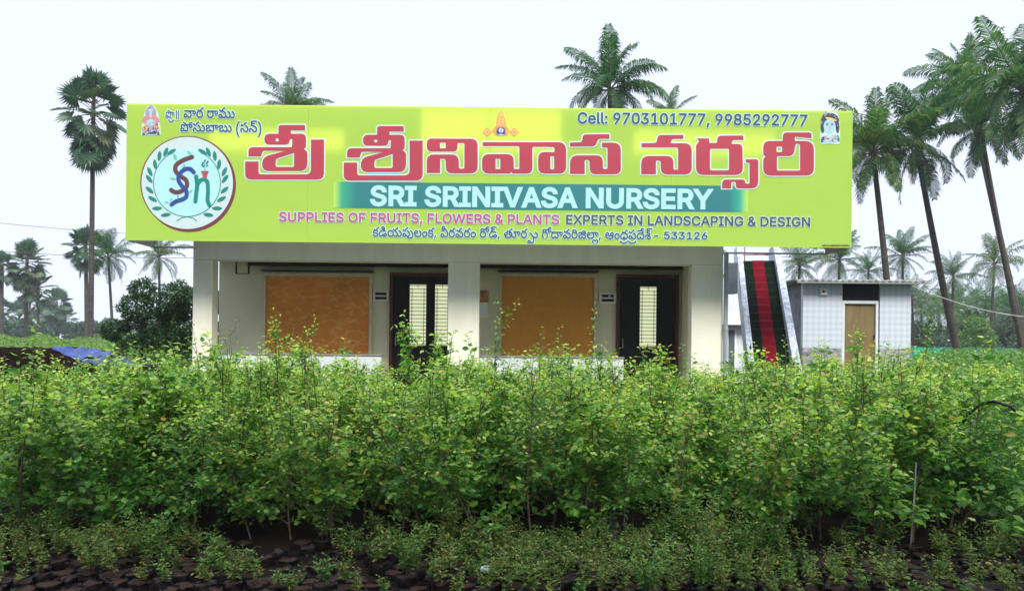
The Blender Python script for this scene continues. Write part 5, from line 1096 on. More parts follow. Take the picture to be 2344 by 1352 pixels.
# ------------------------------------------------------------------ leaves of the place
LM = {
 'sapling': leaf_mat('sapling_leaf', [(0, (.024, .115, .018)), (.45, (.070, .225, .028)), (.8, (.17, .36, .05)), (.97, (.28, .42, .07)), (1, (.33, .27, .05))], .40, .36),
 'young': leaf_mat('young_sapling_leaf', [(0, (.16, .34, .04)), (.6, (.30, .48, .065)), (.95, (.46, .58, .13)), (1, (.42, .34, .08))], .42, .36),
 'bright': leaf_mat('bright_green_leaf', [(0, (.035, .16, .02)), (.6, (.07, .26, .03)), (1, (.13, .34, .04))], .4, .5),
 'seedling': leaf_mat('seedling_leaf', [(0, (.034, .090, .018)), (.5, (.090, .165, .032)), (.85, (.20, .27, .05)), (1, (.20, .13, .05))], .3, .6, spec=.2),
 'seedling_lush': leaf_mat('lush_seedling_leaf', [(0, (.03, .11, .018)), (.6, (.07, .20, .03)), (1, (.18, .28, .04))], .35, .5, spec=.3),
 'coconut': leaf_mat('coconut_leaf', [(0, (.010, .062, .022)), (.55, (.024, .110, .032)), (.9, (.075, .170, .030)), (1, (.20, .22, .04))], .38, .5, ovar=.3, spec=.25),
 'palmyra': leaf_mat('palmyra_leaf', [(0, (.020, .065, .035)), (.7, (.040, .105, .050)), (1, (.09, .12, .05))], .22, .45),
 'dry': leaf_mat('dry_frond', [(0, (.030, .020, .012)), (1, (.075, .050, .022))], .05, .8, spec=.1),
 'topiary': leaf_mat('topiary_leaf', [(0, (.010, .035, .012)), (.6, (.020, .065, .018)), (1, (.05, .11, .03))], .2, .4),
 'crop': leaf_mat('field_crop_leaf', [(0, (.050, .14, .025)), (.6, (.095, .21, .038)), (1, (.17, .27, .05))], .35, .55),
 'grove': leaf_mat('grove_leaf', [(0, (.012, .040, .022)), (.6, (.025, .075, .035)), (1, (.06, .11, .04))], .25, .5),
 'fern': leaf_mat('feathery_leaf', [(0, (.06, .20, .025)), (1, (.12, .30, .04))], .4, .5),
}
UP = np.array([0., 0, 1])

# ------------------------------------------------------------------ nursery saplings
def sapling_mesh(seed, h=1.3, nb=13, lsz=.064, sp=.42, zmin=.34, shoot=0, mat='sapling'):
    r = np.random.default_rng(seed)
    tub, lv = [], []
    def branch(p0, d0, L, rad0, curl, step, size, t0=.15, twig=True):
        n = 7
        pts = [np.array(p0)]; d = np.array(d0, float)
        for i in range(n-1):
            d = unit(d + np.array([0, 0, curl]) + r.normal(size=3)*.10)
            pts.append(pts[-1]+d*L/(n-1))
        pts = np.array(pts)
        tub.append(np_tube(pts, rad0, rad0*.35, 4))
        m = max(2, int(L/step)); t = np.linspace(t0, 1, m) + r.normal(size=m)*.01
        t = np.clip(t, 0, 1)
        f = t*(n-1); i = np.minimum(f.astype(int), n-2); u = (f-i)[:, None]
        pos = pts[i]*(1-u)+pts[i+1]*u
        tan = unit(pts[i+1]-pts[i])
        an = np.arange(m)*2.4+r.uniform(0, 6)
        a = unit(np.cross(tan, np.array([.3, .2, 1.])+r.normal(size=3)*.1)); b = np.cross(tan, a)
        rd = a*np.cos(an)[:, None]+b*np.sin(an)[:, None]
        ld = unit(tan*.5+rd*.9+r.normal(size=(m, 3))*.25+np.array([0, 0, -.18]))
        nr = unit(UP*1.0+r.normal(size=(m, 3))*.55+rd*.15)
        sz = size*r.uniform(.6, 1.25, m)*(1-.35*t)
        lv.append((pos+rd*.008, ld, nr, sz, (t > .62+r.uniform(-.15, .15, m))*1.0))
        if twig:
            for k in range(r.integers(2, 4)):
                q = r.integers(2, n-1)
                dd = unit(tan[0]+r.normal(size=3)*.7+np.array([0, 0, .35]))
                branch(pts[q], dd, L*r.uniform(.35, .6), rad0*.5, .06, step, size*.9, .2, False)
    lean = r.normal(size=2)*.06
    ns = r.integers(1, 4)
    for s in range(ns):
        o = r.normal(size=2)*.05
        n = 8
        hh = h*r.uniform(.86, 1.0)
        pts = np.array([[o[0]+(lean[0]+o[0]*2.4)*t*hh+.02*math.sin(5*t+s), o[1]+(lean[1]+o[1]*2.4)*t*hh+.02*math.cos(4*t+s), hh*t] for t in np.linspace(0, 1, n)])
        tub.append(np_tube(pts, .0085, .003, 5))
        for k in range(nb//ns+1):
            z = zmin+(hh-zmin)*((k+r.uniform(0, 1))/(nb//ns+1))**.8
            i = min(int(z/hh*(n-1)), n-2); p = pts[i]+(pts[i+1]-pts[i])*(z/hh*(n-1)-i)
            az = k*2.4+s*1.3+r.uniform(-.4, .4); el = r.uniform(.25, 1.0)
            L = sp*r.uniform(.55, 1.05)*(1.1-.55*z/h)
            branch(p, (math.cos(az)*math.cos(el), math.sin(az)*math.cos(el), math.sin(el)), L, .0042, .05 if z > .7*h else -.04, .023, lsz*(1.12-.3*z/h))
        branch(pts[-1], (lean[0], lean[1], 1), .22, .003, .1, .022, lsz*.8, 0, False)
        if s < shoot:
            branch(pts[-2], (r.normal()*.15, r.normal()*.15, 1), r.uniform(.30, .58), .004, .12, .03, lsz*1.0, .1, True)
    V, F = join(tub)
    stem = np_mesh('stem', V, F, M['stem_pale'] if seed % 3 else M['stem'], smooth=True)
    pos, ld, nr, sz, yg = [np.concatenate(q) for q in zip(*lv)]
    keep = (pos[:, 2] > .12)
    pos, ld, nr, sz, yg = pos[keep], ld[keep], nr[keep], sz[keep], yg[keep]
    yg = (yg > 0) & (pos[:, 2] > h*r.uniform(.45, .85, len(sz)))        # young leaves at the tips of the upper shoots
    V, F = leaves(pos, ld, nr, sz, sz*r.uniform(.55, .72, len(sz)), OVATE)
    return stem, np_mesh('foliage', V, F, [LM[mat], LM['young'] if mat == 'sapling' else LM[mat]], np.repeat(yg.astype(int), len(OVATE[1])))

def bag_mesh(r0, h, n=10):
    m_ = MB(); m_.lathe((0, 0, 0), [(r0*.86, 0), (r0*1.02, h*.25), (r0, h*.7), (r0*1.05, h*.97), (r0*.97, h), (r0*.93, h*.86)], n)
    me = bpy.data.meshes.new('grow_bag')
    rr = random.Random(int(r0*1e4))
    me.from_pydata([(x+rr.uniform(-1, 1)*r0*.15, y+rr.uniform(-1, 1)*r0*.15, z+rr.uniform(-1, 1)*h*.09*(z > h*.5)) for x, y, z in m_.v], [], m_.f)
    me.materials.append(M['bag']); me.materials.append(M['soil'])
    for p in me.polygons: p.use_smooth = len(p.vertices) == 4
    me.polygons[len(me.polygons)-1].material_index = 1
    me.update()
    return me

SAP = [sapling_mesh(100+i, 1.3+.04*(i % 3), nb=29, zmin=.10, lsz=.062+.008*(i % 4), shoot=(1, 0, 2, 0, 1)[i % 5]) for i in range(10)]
def plant(name, label, cat, group, meshes, loc, rz, s, lean=(0, 0), names=('stem', 'foliage', 'grow_bag')):
    t = thing(name, label, cat, loc, rz, group)
    t.rotation_euler = (lean[0], lean[1], rz)
    t.scale = (s, s, s) if not isinstance(s, tuple) else s
    for nm, me in zip(names, meshes): link(nm, me, t)
    return t
SG = 'leafy saplings in dense rows before the office'
count = 0
row = 0
Y = 6.02
while Y < 11.6:
    xl, xr = -4.05-(Y-6)*.74, 3.72+(Y-6)*.40
    step = .38+.012*row
    n = int((xr-xl)/step)
    for i in range(n+1):
        x = xl+(xr-xl)*i/n+rng.normal()*.06
        y = Y+rng.normal()*.07
        hs = 1.0+.07*math.sin(x*1.7+1)+.05*math.sin(x*4.1+y)+rng.normal()*.055
        hs *= (.93 if row == 0 else 1.0)
        hs *= 1-.12*max(0, (-x/Y-.42)/.27)          # the bed is lower towards its left end
        hs *= 1+.03*max(0, (x/Y-.2)/.3)
        k = int(rng.integers(len(SAP)))
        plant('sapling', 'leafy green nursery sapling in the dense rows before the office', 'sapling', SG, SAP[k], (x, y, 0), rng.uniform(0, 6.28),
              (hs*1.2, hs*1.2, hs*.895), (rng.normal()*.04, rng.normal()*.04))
        count += 1
    Y += .50+.012*row
    row += 1
print('saplings', count)

nfb = 0
for j in range(8):                       # bushes of the next bed, past the right end of the saplings
    y = 8.7+.62*j
    xl, xr = 3.72+(y-6)*.40+.75, .70*y+2.2
    x = xl
    while x < xr:
        k = int(rng.integers(len(SAP)))
        s = .80+.14*j/7+.05*math.sin(x*3+j)
        plant('field_bush', 'olive green bush of the next bed behind the black hose', 'bush', 'bushes of the next bed behind the hose', SAP[k], (x+rng.normal()*.08, y+rng.normal()*.1, 0), rng.uniform(0, 6.28), (s*1.3, s*1.3, s))
        x += .52; nfb += 1
print('field bushes', nfb)

def tall(px, py, Y, label, nb=8, sp=.25, lsz=.06, zmin=.9, mat='sapling'):
    q = P(px, py, Y)
    h = q.z-.10
    t = thing('tall_sapling', label, 'sapling', (q.x, Y, 0))
    for nm, me in zip(('stem', 'foliage'), sapling_mesh(500+px, h, nb, lsz, sp, zmin, 1, mat)): link(nm, me, t)
tall(655, 740, 7.4, 'tall sapling with upright shoots standing in front of the patterned orange blind', 12, .30)
tall(545, 752, 7.0, 'thin dark twiggy sapling rising before the pale wall beside the first pillar', 7, .26, .034)
tall(925, 738, 6.8, 'tall sapling with big pale leaves rising in front of the double pane door', 12, .30, .085)
tall(985, 775, 6.9, 'shorter pale sapling beside the big leaved one before the double pane door', 10, .26, .08)
tall(1122, 740, 7.2, 'slender sapling tip rising beside the middle pillar and the wall calendar', 7, .20)
tall(1256, 765, 7.0, 'slender sapling tip rising before the middle of the plain orange blind', 7, .2)
tall(1375, 775, 6.9, 'leaning sapling shoot between the plain orange blind and the single pane door', 8, .26)
tall(1480, 800, 7.6, 'low sapling tip in front of the dark single pane door', 8, .25)
tall(1788, 792, 7.6, 'dark bushy sapling in front of the red stair runner', 14, .32)
tall(1938, 742, 7.2, 'tall sapling with a curved tip rising before the brown shed door', 7, .2)
tall(1995, 780, 8.0, 'bushy sapling below the brown shed door', 16, .36)
tall(2108, 742, 8.6, 'slender pale sapling rising beside the shed corner', 6, .16)
tall(640, 800, 7.5, 'low wide sapling below the patterned orange blind', 12, .34)
tall(705, 768, 7.1, 'sapling with loose pale shoots below the right half of the patterned orange blind', 9, .26)
tall(598, 782, 6.9, 'sapling with loose shoots below the left edge of the patterned orange blind', 9, .26, .05)
tall(775, 800, 7.3, 'short bright sapling tip below the right edge of the patterned orange blind', 9, .26)
tall(60, 812, 6.6, 'sapling with large round leaves in front of the soil heap', 6, .2, .085)

# a feathery plant with rows of small leaflets
q = P(368, 985, 5.86)
ft = thing('feathery_seedling', 'feathery bright green plant with rows of tiny leaflets at the front of the sapling bed', 'seedling', (q.x, 5.86, 0))
r = np.random.default_rng(5)
tub, lv = [np_tube([[0, 0, 0], [.02, 0, .4], [0, -.02, .75], [.03, -.03, q.z+.06]], .006, .002, 5)], []
for k in range(17):
    z = .3+(q.z-.3)*k/16; az = k*2.4; L = .22*(1.1-.4*k/16)
    d = np.array([math.cos(az), math.sin(az)*.8, .25])
    t = np.linspace(0, 1, 9)[:, None]
    pts = np.array([0, 0, z])+d*L*t+np.array([0, 0, -.10])*t*t
    tub.append(np_tube(pts, .002, .001, 4))
    tt = np.linspace(.15, 1, 16)[:, None]; pos = np.array([0, 0, z])+d*L*tt+np.array([0, 0, -.10])*tt*tt
    s = unit(np.cross(d, UP))
    for sg in (1, -1): lv.append((pos, np.repeat((s*sg+d*.35)[None], 16, 0), np.repeat(UP[None], 16, 0)+r.normal(size=(16, 3))*.2, np.full(16, .036)))
V, F = join(tub); link('stem', np_mesh('stem', V, F, M['stem']), ft)
pos, ld, nr, sz = [np.concatenate(x_) for x_ in zip(*lv)]
V, F = leaves(pos, ld, nr, sz, sz*.34, DIAMOND); link('foliage', np_mesh('foliage', V, F, LM['fern']), ft)

# bright green bushes at both ends of the bed
BRI = [sapling_mesh(300+i, 1.0, nb=34, lsz=.05, sp=.36, zmin=.1, mat='bright') for i in range(3)]
BG = 'bright green bushes beside the sapling bed'
for i, (px, Y, s) in enumerate(((2290, 6.55, .86), (2330, 7.1, .95), (2262, 7.3, .92), (2340, 6.05, .7), (2300, 8.0, 1.0), (2345, 8.6, 1.05), (2250, 8.4, 1.0), (2240, 6.8, .8), (2318, 6.75, .95), (2345, 7.6, 1.0), (2280, 7.6, .95), (2268, 6.2, .72), (2330, 5.75, .6), (2222, 6.75, .93), (2248, 6.6, .9), (2205, 7.0, .95))):
    plant('green_bush', 'bright green fine leaved bush at the hose end of the sapling bed', 'bush', BG, BRI[i % 3], (P(px, 1000, Y).x, Y, 0), i*1.3, s)
for i, (px, Y, s) in enumerate(((6, 7.4, .66), (40, 7.7, .62), (-10, 8.2, .75))):
    plant('green_bush', 'low bright green bush beside the dark leaning stick', 'bush', 'low bright green bushes by the leaning stick', BRI[i % 3], (P(px, 1000, Y).x, Y, 0), i*1.7, s)

# ------------------------------------------------------------------ seedlings in bags at the front
def seedling_mesh(seed, h, nst=4):
    r = np.random.default_rng(seed)
    tub, lv = [], []
    for s in range(nst):
        az = s*2.1+r.uniform(0, 1); hh = h*r.uniform(.6, 1.05); sp = h*r.uniform(.1, .55)
        t = np.linspace(0, 1, 6)[:, None]
        pts = np.array([[0, 0, .08]])+np.array([math.cos(az), math.sin(az), 0])*sp*t**1.4+np.array([0, 0, 1.])*hh*t
        pts += r.normal(size=pts.shape)*.006*t
        tub.append(np_tube(pts, .0028, .0012, 4))
        m = int(hh/.0125)
        tt = np.linspace(.15, 1, m); f = tt*5; i = np.minimum(f.astype(int), 4); u = (f-i)[:, None]
        pos = pts[i]*(1-u)+pts[i+1]*u
        an = np.arange(m)*2.2+r.uniform(0, 6)
        rd = np.stack([np.cos(an), np.sin(an), np.full(m, .25)], 1)
        sz = r.uniform(.022, .044, m)*(1.15-.4*tt)
        lv.append((pos, rd+r.normal(size=(m, 3))*.3, UP+r.normal(size=(m, 3))*.5, sz))
        lv.append((pos+rd*.025, rd+r.normal(size=(m, 3))*.5, UP+r.normal(size=(m, 3))*.5, sz*.9))
    V, F = join(tub); st_ = np_mesh('stem', V, F, M['stem'])
    pos, ld, nr, sz = [np.concatenate(q) for q in zip(*lv)]
    V, F = leaves(pos, ld, nr, sz, sz*.5, DIAMOND)
    return st_, np_mesh('foliage', V, F, LM['seedling_lush' if seed % 4 == 1 else 'seedling'])
SEED = [seedling_mesh(700+i, .11+.035*(i % 5), 4+i % 3) for i in range(8)]
BIGS = [seedling_mesh(760+i, .30+.05*i, 10) for i in range(3)]
SBAGS = [bag_mesh(.060+.004*i, .085-.006*i) for i in range(4)]
SBG = 'bagged seedlings along the front of the bed'
n_seed = 0
spots = []
for j in range(9):
    y = 4.62+.148*j
    nx = int(2*.72*y/.150)
    for i in range(nx):
        x = -.72*y+i*.150+rng.normal()*.012
        dens = math.sin(x*1.3+.6)*.5+math.sin(x*2.9+y*4)*.35+rng.uniform(-.5, .5)
        spots.append((dens, x, y+rng.normal()*.014))
spots.sort(reverse=True)
for k, (dens, x, y) in enumerate(spots[:296]):
    big = (1.15 < x < 1.95 and rng.uniform() < .22) or rng.uniform() < .03
    me = BIGS[int(rng.integers(3))] if big else SEED[int(rng.integers(8))]
    plant('bagged_seedling', 'small olive green seedling in a dark grow bag at the front of the bed', 'seedling', SBG, (*me, SBAGS[k % 4]), (x, y, -.012-.015*rng.uniform()), rng.uniform(0, 6.28), rng.uniform(.85, 1.2), (rng.normal()*.05, rng.normal()*.05))
# empty earth filled bags between them
for k, (dens, x, y) in enumerate(spots[296:396]):
    t = thing('empty_bag', 'dark grow bag filled with brown soil and no plant, among the seedlings', 'grow bag', (x, y, -.02), rng.uniform(0, 6.28), 'soil filled grow bags without plants')
    t.scale = (rng.uniform(.95, 1.1),)*2+(rng.uniform(.7, 1.0),)
    link('grow_bag', SBAGS[k % 4], t)

# pipes, stakes, hose
q = P(1402, 1182, 5.9)
pp = thing('pipe_stub', 'grey water pipe stub with a dark cap standing before the saplings', 'pipe', (q.x, 5.9, 0))
MB().tube([(q.x, 5.9, 0), (q.x, 5.9, q.z-.09)], .034, 14).build('pipe', paint('grey_riser', (.17, .17, .15), .6, .2, 6), pp)
MB().lathe((q.x, 5.9, q.z-.092), [(.040, 0), (.040, .03), (.036, .034), (.036, .055), (.043, .058), (.043, .082), (.03, .09)], 16).build('cap', paint('dark_cap', (.05, .06, .075), .4, .15, 6), pp)
q = P(1115, 1297, 4.95)
pp = thing('capped_pipe', 'short dark pipe with a pale domed cap among the seedlings', 'pipe', (q.x, 4.95, 0))
MB().tube([(q.x, 4.95, 0), (q.x, 4.95, q.z-.022)], .040, 14).build('pipe', M['black'], pp)
MB().lathe((q.x, 4.95, q.z-.0215), [(.047, 0), (.047, .014), (.040, .022), (.015, .027)], 18).build('cap', paint('pale_cap', (.38, .43, .50), .35, .1, 5), pp)
for px0, py0, px1, py1, Y, rr, mt, nm, lab in ((2097, 1058, 2083, 1262, 5.88, .006, M['grey'], 'stake', 'thin white plastic stake standing in front of the saplings'),
                                              (14, 972, 62, 1102, 6.0, .011, M['black'], 'stick', 'dark stick leaning against the corner of the sapling bed')):
    a, b = P(px0, py0, Y), P(px1, py1, Y)
    d = (a-b).normalized(); ft_ = b - d*(b.z/d.z)
    m_ = MB(); m_.tube([ft_, ft_+(a-ft_)*.5+Vector((.004, 0, 0)), a], [rr, rr, rr*.9], 8)
    tag(m_.build(nm, mt), lab, nm)
q0, q1, q2 = P(2214, 950, 7.1), P(2275, 918, 6.45), P(2350, 962, 6.4)
hs = [(q0.x+.1, 7.8, .02)]+[tuple(v) for v in ((q0.x+.05, 7.5, q0.z*.6), q0, q0.lerp(q1, .5)+Vector((0, 0, .035)), q1, q1.lerp(q2, .5)+Vector((0, 0, .04)), q2)]+[(q2.x+.1, 6.15, .3), (q2.x+.1, 6.1, .0)]
m_ = MB(); m_.tube(hs, .013, 10); tag(m_.build('black_hose', M['black'], smooth=True), 'thick black hose arching out of the bright green bushes', 'hose')

# ------------------------------------------------------------------ palms
def frond_arrays(r, az, el, L, droop, m=44, wid=.018, lw=.26):
    n = 14
    t = np.linspace(0, 1, n)
    e = el-droop*t**1.35
    side = r.normal()*.25
    a = az+side*t
    step = L/(n-1)
    d = np.stack([np.cos(e)*np.cos(a), np.cos(e)*np.sin(a), np.sin(e)], 1)
    pts = np.concatenate([[np.zeros(3)], np.cumsum(d[:-1]*step, 0)])
    tb = np_tube(pts, L*.011, L*.002, 4)
    tt = np.linspace(.13, .995, m)
    f = tt*(n-1); i = np.minimum(f.astype(int), n-2); u = (f-i)[:, None]
    out = []
    tw = r.normal()*.25
    for sg in (1, -1):
        pos = pts[i]*(1-u)+pts[i+1]*u
        tan = unit(d[i])
        sd = unit(np.cross(tan, UP)+1e-6)*sg
        upv = np.cross(sd*sg, tan)
        sd = sd*math.cos(tw)+upv*math.sin(tw)*sg
        ll = L*lw*np.sin(np.pi*np.clip(tt*.80+.16, 0, 1))**.65*r.uniform(.85, 1.1, m)
        hang = .25+.55*(np.cos(e[i]) > 0)*np.clip(np.cos(e[i]), 0, 1)
        d1 = unit(tan*.62+sd*.75+UP*(.12-.15*hang[:, None])+r.normal(size=(m, 3))*.06)
        d2 = unit(tan*.45+sd*.45-UP*(.35+.75*hang[:, None])+r.normal(size=(m, 3))*.22)
        w = tan*(L*wid*.5)
        mid = pos+d1*(ll*.55)[:, None]; tip = mid+d2*(ll*.5)[:, None]
        V = np.stack([pos-w*.5, pos+w*.5, mid+w, mid-w, tip], 1).reshape(-1, 3)
        b = (np.arange(m)*5)[:, None]
        F = np.concatenate([b+np.array([[0, 1, 2]]), b+np.array([[0, 2, 3]]), b+np.array([[3, 2, 4]])])
        out.append((V, F))
    return tb, join(out)

def coconut(label, px, py, Y, base_px=None, L=3.6, seed=1, n=26, r0=.17, trunk_z0=0, bent=.0, group=None, dead=2, m=54, name='coconut_palm', upright=.0):
    """a coconut palm whose crown centre the photograph shows at (px, py), Y metres away"""
    r = np.random.default_rng(seed)
    n = int(n*1.25); r0 *= .74
    top = P(px, py, Y)
    bx = P(base_px, 800, Y).x if base_px is not None else top.x+r.normal()*.3
    t = thing(name, label, 'palm tree', (bx, Y, 0), 0, group)
    h = top.z; dx = top.x-bx
    k = 12
    pts = np.array([[dx*(u**(1.0+bent)), .0, h*u] for u in np.linspace(0, 1, k)])
    V, F = np_tube(pts, r0*1.25, r0*.75, 10)
    link('trunk', np_mesh('trunk', V, F, M['bark'], smooth=True), t)
    tb, lv, db = [], [], []
    for i in range(n):
        u = i/(n-1)
        el = rad(86)-rad(122)*u**.95+r.normal()*.20
        LL = L*(.72+.33*math.sin(math.pi*min(1, u*1.2+.15)))*r.uniform(.9, 1.08)
        droop = rad(26)+rad(86)*min(1, u*1.3)+r.uniform(-.35, .5)
        dd = i >= n-dead
        if not dd and i >= n-dead-5 and dead: el, droop, LL = rad(-42)+r.normal()*.2, rad(42), LL*1.12
        if dd: el, droop, LL = rad(-55)+r.normal()*.15, rad(30), LL*r.uniform(.6, .85)
        a, b = frond_arrays(r, i*2.39996+r.normal()*.25, el, LL, droop, m-18 if dd else m, .012 if dd else .0175)
        off = np.array([[dx, 0, h]])
        (db if i >= n-dead else lv).append((b[0]+off, b[1])); tb.append((a[0]+off, a[1]))
    V1, F1 = join(lv); V2, F2 = join(tb)
    V = np.concatenate([V1, V2]); F = np.concatenate([F1, F2+len(V1)])
    link('crown', np_mesh('crown', V, F, [LM['coconut'], M['stem']], np.r_[np.zeros(len(F1), int), np.ones(len(F2), int)]), t)
    if db:
        V, F = join(db); link('dead_fronds', np_mesh('dead_fronds', V, F, LM['dry']), t)
    return t

def fan_arrays(r, c, ax, nrm, R, k=26, spread=2.35):
    """one palmyra leaf: pleated segments round the petiole's tip c, pointing along ax"""
    ax = unit(ax); s = unit(np.cross(nrm, ax)); nn = np.cross(ax, s)
    an = np.linspace(-spread, spread, k+1)
    fold = .22
    rim = []
    for i, a in enumerate(an):
        q = R*.62*(1-.08*abs(a)/spread)
        p = c+q*(math.cos(a)*ax+math.sin(a)*s)+nn*(q*.05*(1 if i % 2 else -1)+fold*q*abs(math.sin(a)))
        rim.append(p)
    V, F = [c], []
    V += rim
    for i in range(k):
        a = (an[i]+an[i+1])/2
        q = R*r.uniform(.86, 1.06)*(1-.10*abs(a)/spread)
        tip = c+q*(math.cos(a)*ax+math.sin(a)*s)+nn*(fold*q*abs(math.sin(a)))+np.array([0, 0, -1.])*R*r.uniform(.03, .16)
        V.append(tip)
        F += [(0, 1+i, 2+i), (1+i, 1+k+1+i, 2+i)]
    return np.array(V), np.array(F)

def palmyra(label, px, py, Y, base_px=None, R=.95, seed=1, n=34, r0=.2, group=None, pet=1.0, skirt=0):
    r = np.random.default_rng(seed)
    top = P(px, py, Y); bx = P(base_px, 800, Y).x if base_px is not None else top.x
    t = thing('palmyra_palm', label, 'palm tree', (bx, Y, 0), 0, group)
    h = top.z; dx = top.x-bx
    pts = np.array([[dx*u, 0, h*u] for u in np.linspace(0, 1, 12)])
    V, F = np_tube(pts, r0*1.2, r0*.8, 10)
    link('trunk', np_mesh('trunk', V, F, M['bark'], smooth=True), t)
    tb, lv = [], []
    for i in range(n):
        u = i/(n-1)
        el = rad(85)-rad(150)*u**.95+r.normal()*.1
        az = i*2.39996+r.normal()*.2
        d = np.array([math.cos(el)*math.cos(az), math.cos(el)*math.sin(az), math.sin(el)])
        p0 = np.array([dx, 0, h-.9*u*pet]); c = p0+d*pet*r.uniform(.8, 1.15)
        tb.append(np_tube([p0, (p0+c)/2+np.array([0, 0, .04]), c], .03, .02, 4))
        nr = unit(np.cross(d, np.cross(UP, d)+r.normal(size=3)*.15)+r.normal(size=3)*.25)
        lv.append(fan_arrays(r, c, unit(d-np.array([0, 0, .25*u])), nr, R*r.uniform(.85, 1.08)))
    for i in range(skirt):
        az = i*2.4; z = h-pet*r.uniform(1.5, 2.5)
        d = np.array([math.cos(az)*.7, math.sin(az)*.7, -.75])
        p0 = np.array([dx, 0, z+.5]); c = p0+unit(d)*pet*.75
        tb.append(np_tube([p0, c], .025, .02, 4))
        lv.append(fan_arrays(r, c, unit(d+np.array([0, 0, -.6])), unit(np.array([d[0], d[1], .5])), R*r.uniform(.85, 1.05)))
    V1, F1 = join(lv); V2, F2 = join(tb)
    V = np.concatenate([V1, V2]); F = np.concatenate([F1, F2+len(V1)])
    link('crown', np_mesh('crown', V, F, [LM['palmyra'], M['stem']], np.r_[np.zeros(len(F1), int), np.ones(len(F2), int)]), t)
    return t

# the tall palms on the right
coconut('tall coconut palm just past the sign edge, its trunk rising behind the shed roof', 1998, 350, 36, 2048, 3.3, 21, 28, .20, bent=.25)
coconut('tall coconut palm with a slanting trunk, second from the sign edge', 2098, 335, 38, 2212, 3.6, 22, 28, .21, bent=-.15, dead=4)
coconut('dense coconut palm crown between the slanting palm and the tallest one', 2212, 195, 46, 2360, 3.6, 23, 26, .22)
coconut('coconut palm with drooping yellow tipped fronds, its long thin trunk leaning out of the frame', 2246, 300, 40, 2358, 3.2, 24, 26, .17, bent=-.1)
coconut('tallest coconut palm, cut by the right edge of the photo', 2345, 215, 33, 2420, 4.0, 25, 28, .22)
# palms whose crowns show above the sign
coconut('large coconut palm crown rising above the phone numbers on the sign', 1396, 206, 33, 1400, 2.75, 31, 24, .18, dead=0)
coconut('small yellowish palm crown peeping over the sign beside the large one', 1535, 266, 36, 1535, 1.4, 32, 16, .15, dead=0)
coconut('coconut palm whose upright fronds show above the sign near the title', 668, 262, 38, 668, 2.3, 33, 20, .18, dead=0)
# palms on the left
palmyra('tallest palmyra palm with fan leaves, left of the sign', 214, 232, 48, 207, 1.1, 41, 31, .15, pet=1.4, skirt=13)
palmyra('palmyra palm half hidden behind the tallest palmyra trunk', 196, 560, 75, 200, 1.15, 42, 26, .2, pet=1.2)
coconut('coconut palm with a leaning trunk beside the tallest palmyra', 248, 590, 62, 262, 3.0, 43, 24, .15, dead=2, m=36)
coconut('coconut palm behind the clipped topiary tree, under the sign corner', 364, 590, 62, 368, 2.7, 44, 22, .15, dead=2, m=36)
palmyra('palmyra palm with a round full crown near the edge, above the blue haze', 62, 592, 95, 58, 1.5, 45, 34, .22, pet=1.5, skirt=10)
palmyra('small palmyra palm with a flat top beside the round crowned one', 88, 652, 95, 86, 1.1, 46, 20, .16, pet=1.2)
for i, (px, py, Y, R) in enumerate(((4, 605, 90, 1.1), (130, 690, 150, 1.9), (68, 690, 150, 1.7), (114, 712, 160, 1.7), (150, 722, 165, 1.7), (2, 705, 150, 1.6), (44, 716, 170, 1.8))):
    palmyra('distant hazy palmyra palm standing out of the far tree line', px, py, Y, None, R, 50+i, 22, .25, 'distant palmyra palms over the far tree line', pet=R*.9)
# the coconut grove behind the shed
GRV = 'coconut palms of the grove behind the shed'
for i, (px, py, Y, L, lab) in enumerate(((1830, 612, 60, 2.6, 'coconut palm crown showing between the staircase and the shed roof'),
        (1922, 596, 62, 3.0, 'coconut palm behind the shed roof with wide arching fronds'),
        (1988, 622, 70, 2.3, 'small coconut palm crown low behind the shed roof'),
        (2066, 588, 66, 3.0, 'upright coconut palm above the far end of the shed roof'),
        (2182, 634, 72, 2.8, 'coconut palm seen behind the slanting trunk in the grove'),
        (2276, 604, 64, 3.0, 'coconut palm with yellow skirts of old fronds in the grove'))):
    coconut(lab, px, py, Y, None, L, 60+i, 24, .17, m=34, dead=4)
for i in range(14):
    px = 2088+i*21; Y = 78+(i*37 % 29)
    coconut('dark low coconut palm of the dense grove behind the shed', px, 690+((i*53) % 37), Y, None, 3.4, 80+i, 22, .17, group=GRV, m=26, dead=3)

# ------------------------------------------------------------------ leaf clouds
def cloud(centres, radii, n, size, r, squash=.85):
    """leaf faces through several uneven lumps"""
    out = []
    for c, R, k in zip(centres, radii, n):
        d = sph(k, r)
        rr = R*(.45+.55*r.uniform(0, 1, k)**.45)*(1+.18*np.sin(d[:, 0]*5+c[0])*np.cos(d[:, 2]*6+c[2]))
        pos = np.array(c)+d*rr[:, None]*np.array([1, 1, squash])
        ld = unit(d+r.normal(size=(k, 3))*.7); nr = unit(d*.6+UP*.6+r.normal(size=(k, 3))*.5)
        L = size*r.uniform(.6, 1.3, k)
        out.append(leaves(pos, ld, nr, L, L*.6, DIAMOND))
    return join(out)

